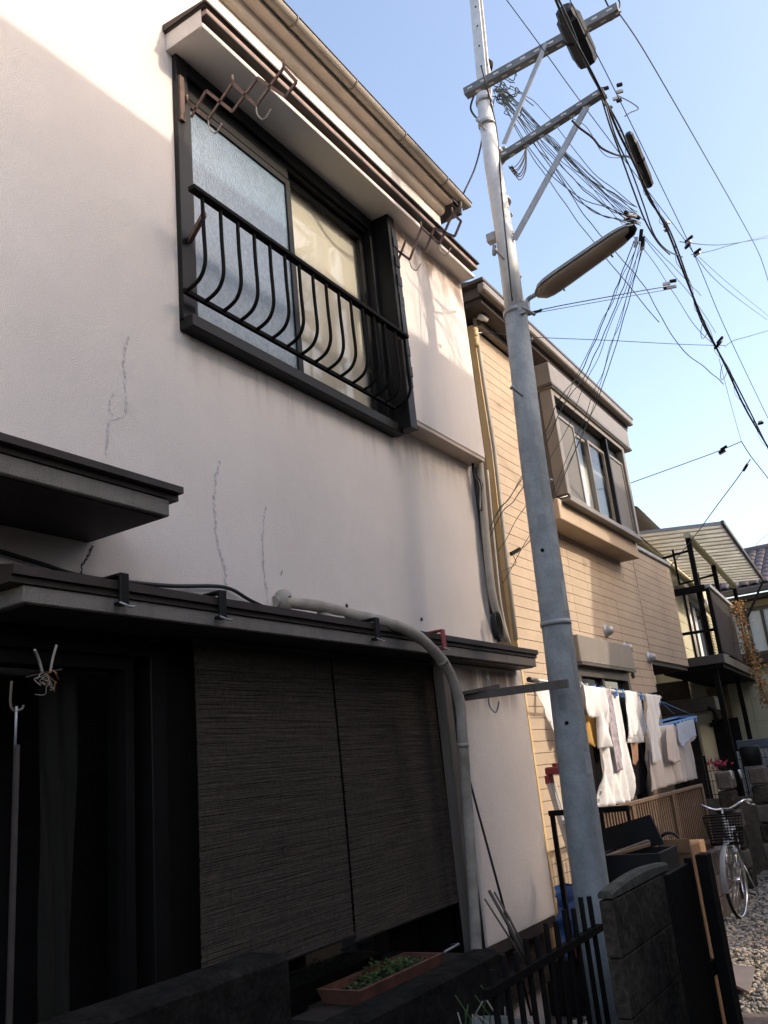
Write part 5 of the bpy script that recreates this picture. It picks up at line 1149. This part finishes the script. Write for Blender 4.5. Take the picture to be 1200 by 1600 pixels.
for e_ in (1.0, 3.4): MB(T3).bar((-.40, e_, 4.05), (-.40, e_, 4.62), .03, .03).build('roof_strut', m_black_iron, B)
for k in range(18):
    e0 = -.08+k*.31
    MB(T3).prism([(-.70, e0, 4.745), (.50, e0, 4.635), (.50, e0, 4.641), (-.70, e0, 4.751)], (0, .285, .0)).build('roof_sheet', m_panel, B)
    MB(T3).bar((-.70, e0+.297, 4.745), (.50, e0+.297, 4.635), .024, .03).build('roof_batten', m_porcelain, B)
MB(T3).box(.502, .55, -.12, 5.55, 4.60, 4.67, .006).build('roof_gutter', m_brown_alu, B)
MB(T3).bar((-.70, -.10, 4.745), (.50, -.10, 4.635), .03, .05).build('roof_edge', m_steel, B)
MB(T3).bar((.02, 5.2, 3.75), (.52, 5.35, 4.55), .04, .04).build('roof_prop', m_black_iron, B)
# white drain pipe, door, lamp
MB(T3).tube([(-.70, 3.35, 2.79), (-.70, 3.35, 4.25)], .045, 12).build('drain_pipe', m_porcelain, B)
bd3 = MB(T3); bd3.box(-.76, -.70, 3.9, 3.97, 2.79, 4.2); bd3.box(-.76, -.70, 5.0, 5.07, 2.79, 4.2); bd3.box(-.76, -.70, 3.97, 5.0, 4.13, 4.2); bo = bd3.build('window', m_brown_alu, B)
MB(T3).box(-.733, -.72, 3.97, 4.42, 2.80, 4.13).build('pane', m_curtain_cool, bo); MB(T3).box(-.733, -.72, 4.44, 5.0, 2.80, 4.13).build('pane', m_glass_dark, bo)
for k in range(22): MB(T3).box(-.73, -.69, 5.9, 7.0, 2.85+k*.06, 2.85+k*.06+.04).build('louvre', m_creamwall, B)
MB(T3).box(-.72, -.55, 6.3, 6.5, 4.02, 4.16, .01).build('wall_lamp', m_porcelain, B)
MB(T3).box(-.75, -.60, 2.6, 8.8, 4.32, 4.40).build('door_hood', m_porcelain, B)
# ground floor under the balcony
gf = MB(T3); gf.box(-1.25, -.76, 2.35, 2.395, 0, 2.6); gf.build('ground_floor_wall', m_creamwall, B)
for k in range(6):
    for j in range(1, 4): MB(T3).box(-.74+j*.36, -.386+j*.36, 4.0, 4.03, .3+k*.4, .694+k*.4).build('wall_panel', m_creamwall, B)
MB(T3).box(-2.2, .72, 4.03, 4.2, 0, 2.58).build('cross_wall', m_siding_joint, B)
MB(T3).box(-1.9, -.30, 3.90, 3.95, .0, 2.0).build('dark_opening', m_black_cloth, B)
MB(T3).box(-1.9, -.62, 1.3, 1.36, .0, 2.59).build('overhang_shade_sheet', m_wood_dark, B)  # dark sheet added for the deep shade under the balcony
MB(T3).box(-1.9, -.16, .50, 1.2, 2.06, 2.26, .01).build('awning_case', m_brown_alu, B)
MB(T3).box(-1.85, -.30, .9, .97, 2.02, 2.10).build('awning_bar', m_porcelain, B)
MB(T3).tube(spline([(-.28, .5, 2.1), (-.2, .5, 2.04), (-.2, .5, 1.9), (-.3, .5, 1.85)], 5), .03, 8).build('awning_end', m_black_iron, B)
MB(T3).box(-.2, .5, 2.2, 2.6, 1.46, 1.60, .01).build('sill_shelf', m_bluegrey, B)
MB(T3).box(-.14, .5, 2.25, 2.55, .0, 1.455).build('shelf_base', m_steel, B)
# vine on the balcony
vn = thing('dry_vine', 'dry orange brown vine trailing down the balcony front corner', 'vine', (0.1,15.247,3.588))
vp = [(0.1,14.97,3.72),(0.125,14.853,3.491),(0.157,14.636,3.208),(0.182,14.572,2.995),(0.209,14.614,2.793),(0.241,14.555,2.537),(0.273,14.494,2.286),(0.3,14.529,2.09)]
VP = spline(vp, 10)
MB().tube(VP, .012, 6).build('stem', m_dry, vn)
for nm, mt, cnt, sd_ in (('dry_leaves', m_dry, 750, 1), ('green_leaves', m_leaf_l, 220, 2)):
    b = MB(); rr = random.Random(sd_)
    for k in range(cnt):
        i = int((len(VP)-1)*rr.random()**1.2); p = VP[i]+Vector((rr.gauss(0, .05), rr.gauss(0, .08), rr.gauss(0, .05)))
        a = Vector((rr.uniform(-1, 1), rr.uniform(-1, 1), rr.uniform(-1.2, .4))).normalized()*rr.uniform(.03, .07); c = a.orthogonal().normalized()*rr.uniform(.008, .02)
        b.add([p, p+a*.5+c, p+a, p+a*.5-c], [(0, 1, 2, 3)])
    b.build(nm, mt, vn, kind='stuff')

# ------------------------------------------------------------------ tiled house at the end of the lane
E4 = thing('tiled_house', 'house with dark wavy roof tiles and wide curtained windows at the lane end', 'house', (-.3, 20.2, 0))
MB().box(-4.0, 2.2, 20.2, 26, 0, 4.5).build('wall', m_creamwall, E4)
tl = MB(); rr = random.Random(3)
for r_ in range(9):
    for c_ in range(24):
        x = -2.6+c_*.21; y0 = 19.75+r_*.28; z0 = 4.75+r_*.135
        pts = [(x+.105*math.cos(math.pi-k*math.pi/5)*.98, z0+.055*math.sin(k*math.pi/5)+rr.uniform(-.004, .004)) for k in range(6)]
        tl.add([(p[0], y0, p[1]+.03) for p in pts]+[(p[0], y0+.31, p[1]+.15) for p in pts]+[(p[0], y0, p[1]-.01) for p in pts], [(k, k+1, k+7, k+6) for k in range(5)]+[(k, k+12, k+13, k+1) for k in range(5)], True)
tl.build('roof_tiles', m_tile, E4, kind='stuff')
MB().prism([(-2.7, 19.72, 4.72), (-2.7, 22.3, 5.94), (-2.7, 22.3, 5.80), (-2.7, 19.72, 4.58)], (5.2, 0, 0)).build('roof', m_opp_roof, E4)
MB().tube([(-2.6, 22.2, 5.96), (2.4, 22.2, 5.96)], .11, 10).build('ridge', m_tile, E4)
MB().box(-2.7, 2.5, 19.6, 19.72, 4.58, 4.70, .01).build('gutter', m_brown_alu, E4)
MB().box(-2.7, 2.4, 19.75, 20.19, 4.48, 4.56).build('soffit', m_flash, E4)
wf = MB(); wf.box(-1.3, .7, 20.1, 20.199, 3.30, 3.38); wf.box(-1.3, .7, 20.1, 20.199, 4.26, 4.34)
for x in (-1.3, -.66, -.34, .02, .36, .64): wf.box(x, x+.06, 20.1, 20.199, 3.38, 4.26)
wo4 = wf.build('window', m_brown_alu, E4)
for x in (-1.24, -.60, -.28, .08, .42): MB().box(x, x+.30 if x > -1 else x+.58, 20.14, 20.15, 3.38, 4.26).build('pane', m_curtain_cool, wo4)
MB().box(-1.4, .9, 19.9, 20.198, 3.12, 3.29).build('window_box', m_flash, E4)
lw = MB().box(-1.3, .9, 20.12, 20.199, 2.2, 2.9).build('window', m_bluegrey, E4)
MB().box(-1.2, -.2, 20.10, 20.118, 2.3, 2.8).build('pane', m_curtain_cool, lw); MB().box(-.15, .8, 20.10, 20.118, 2.3, 2.8).build('pane', m_curtain_cool, lw)
# sliver of a far tan house over the bay
F5 = thing('distant_house', 'tan gable of a distant house just above the bay window corner', 'house', (-4.2, 25, 0))
MB().prism([(-6, 25, 0), (-3.0, 25, 0), (-3.0, 25, 7.3), (-3.7, 25, 7.95), (-6, 25, 7.95)], (0, 5, 0)).build('wall', m_siding, F5)
MB().prism([(-2.8, 24.8, 7.18), (-3.75, 24.8, 8.06), (-3.75, 24.8, 8.18), (-2.7, 24.8, 7.24)], (0, 5.4, 0)).build('roof', m_opp_roof, F5)
MB().box(-3.85, -3.6, 24.8, 25.2, 7.9, 8.3).build('chimney', m_flash, F5)
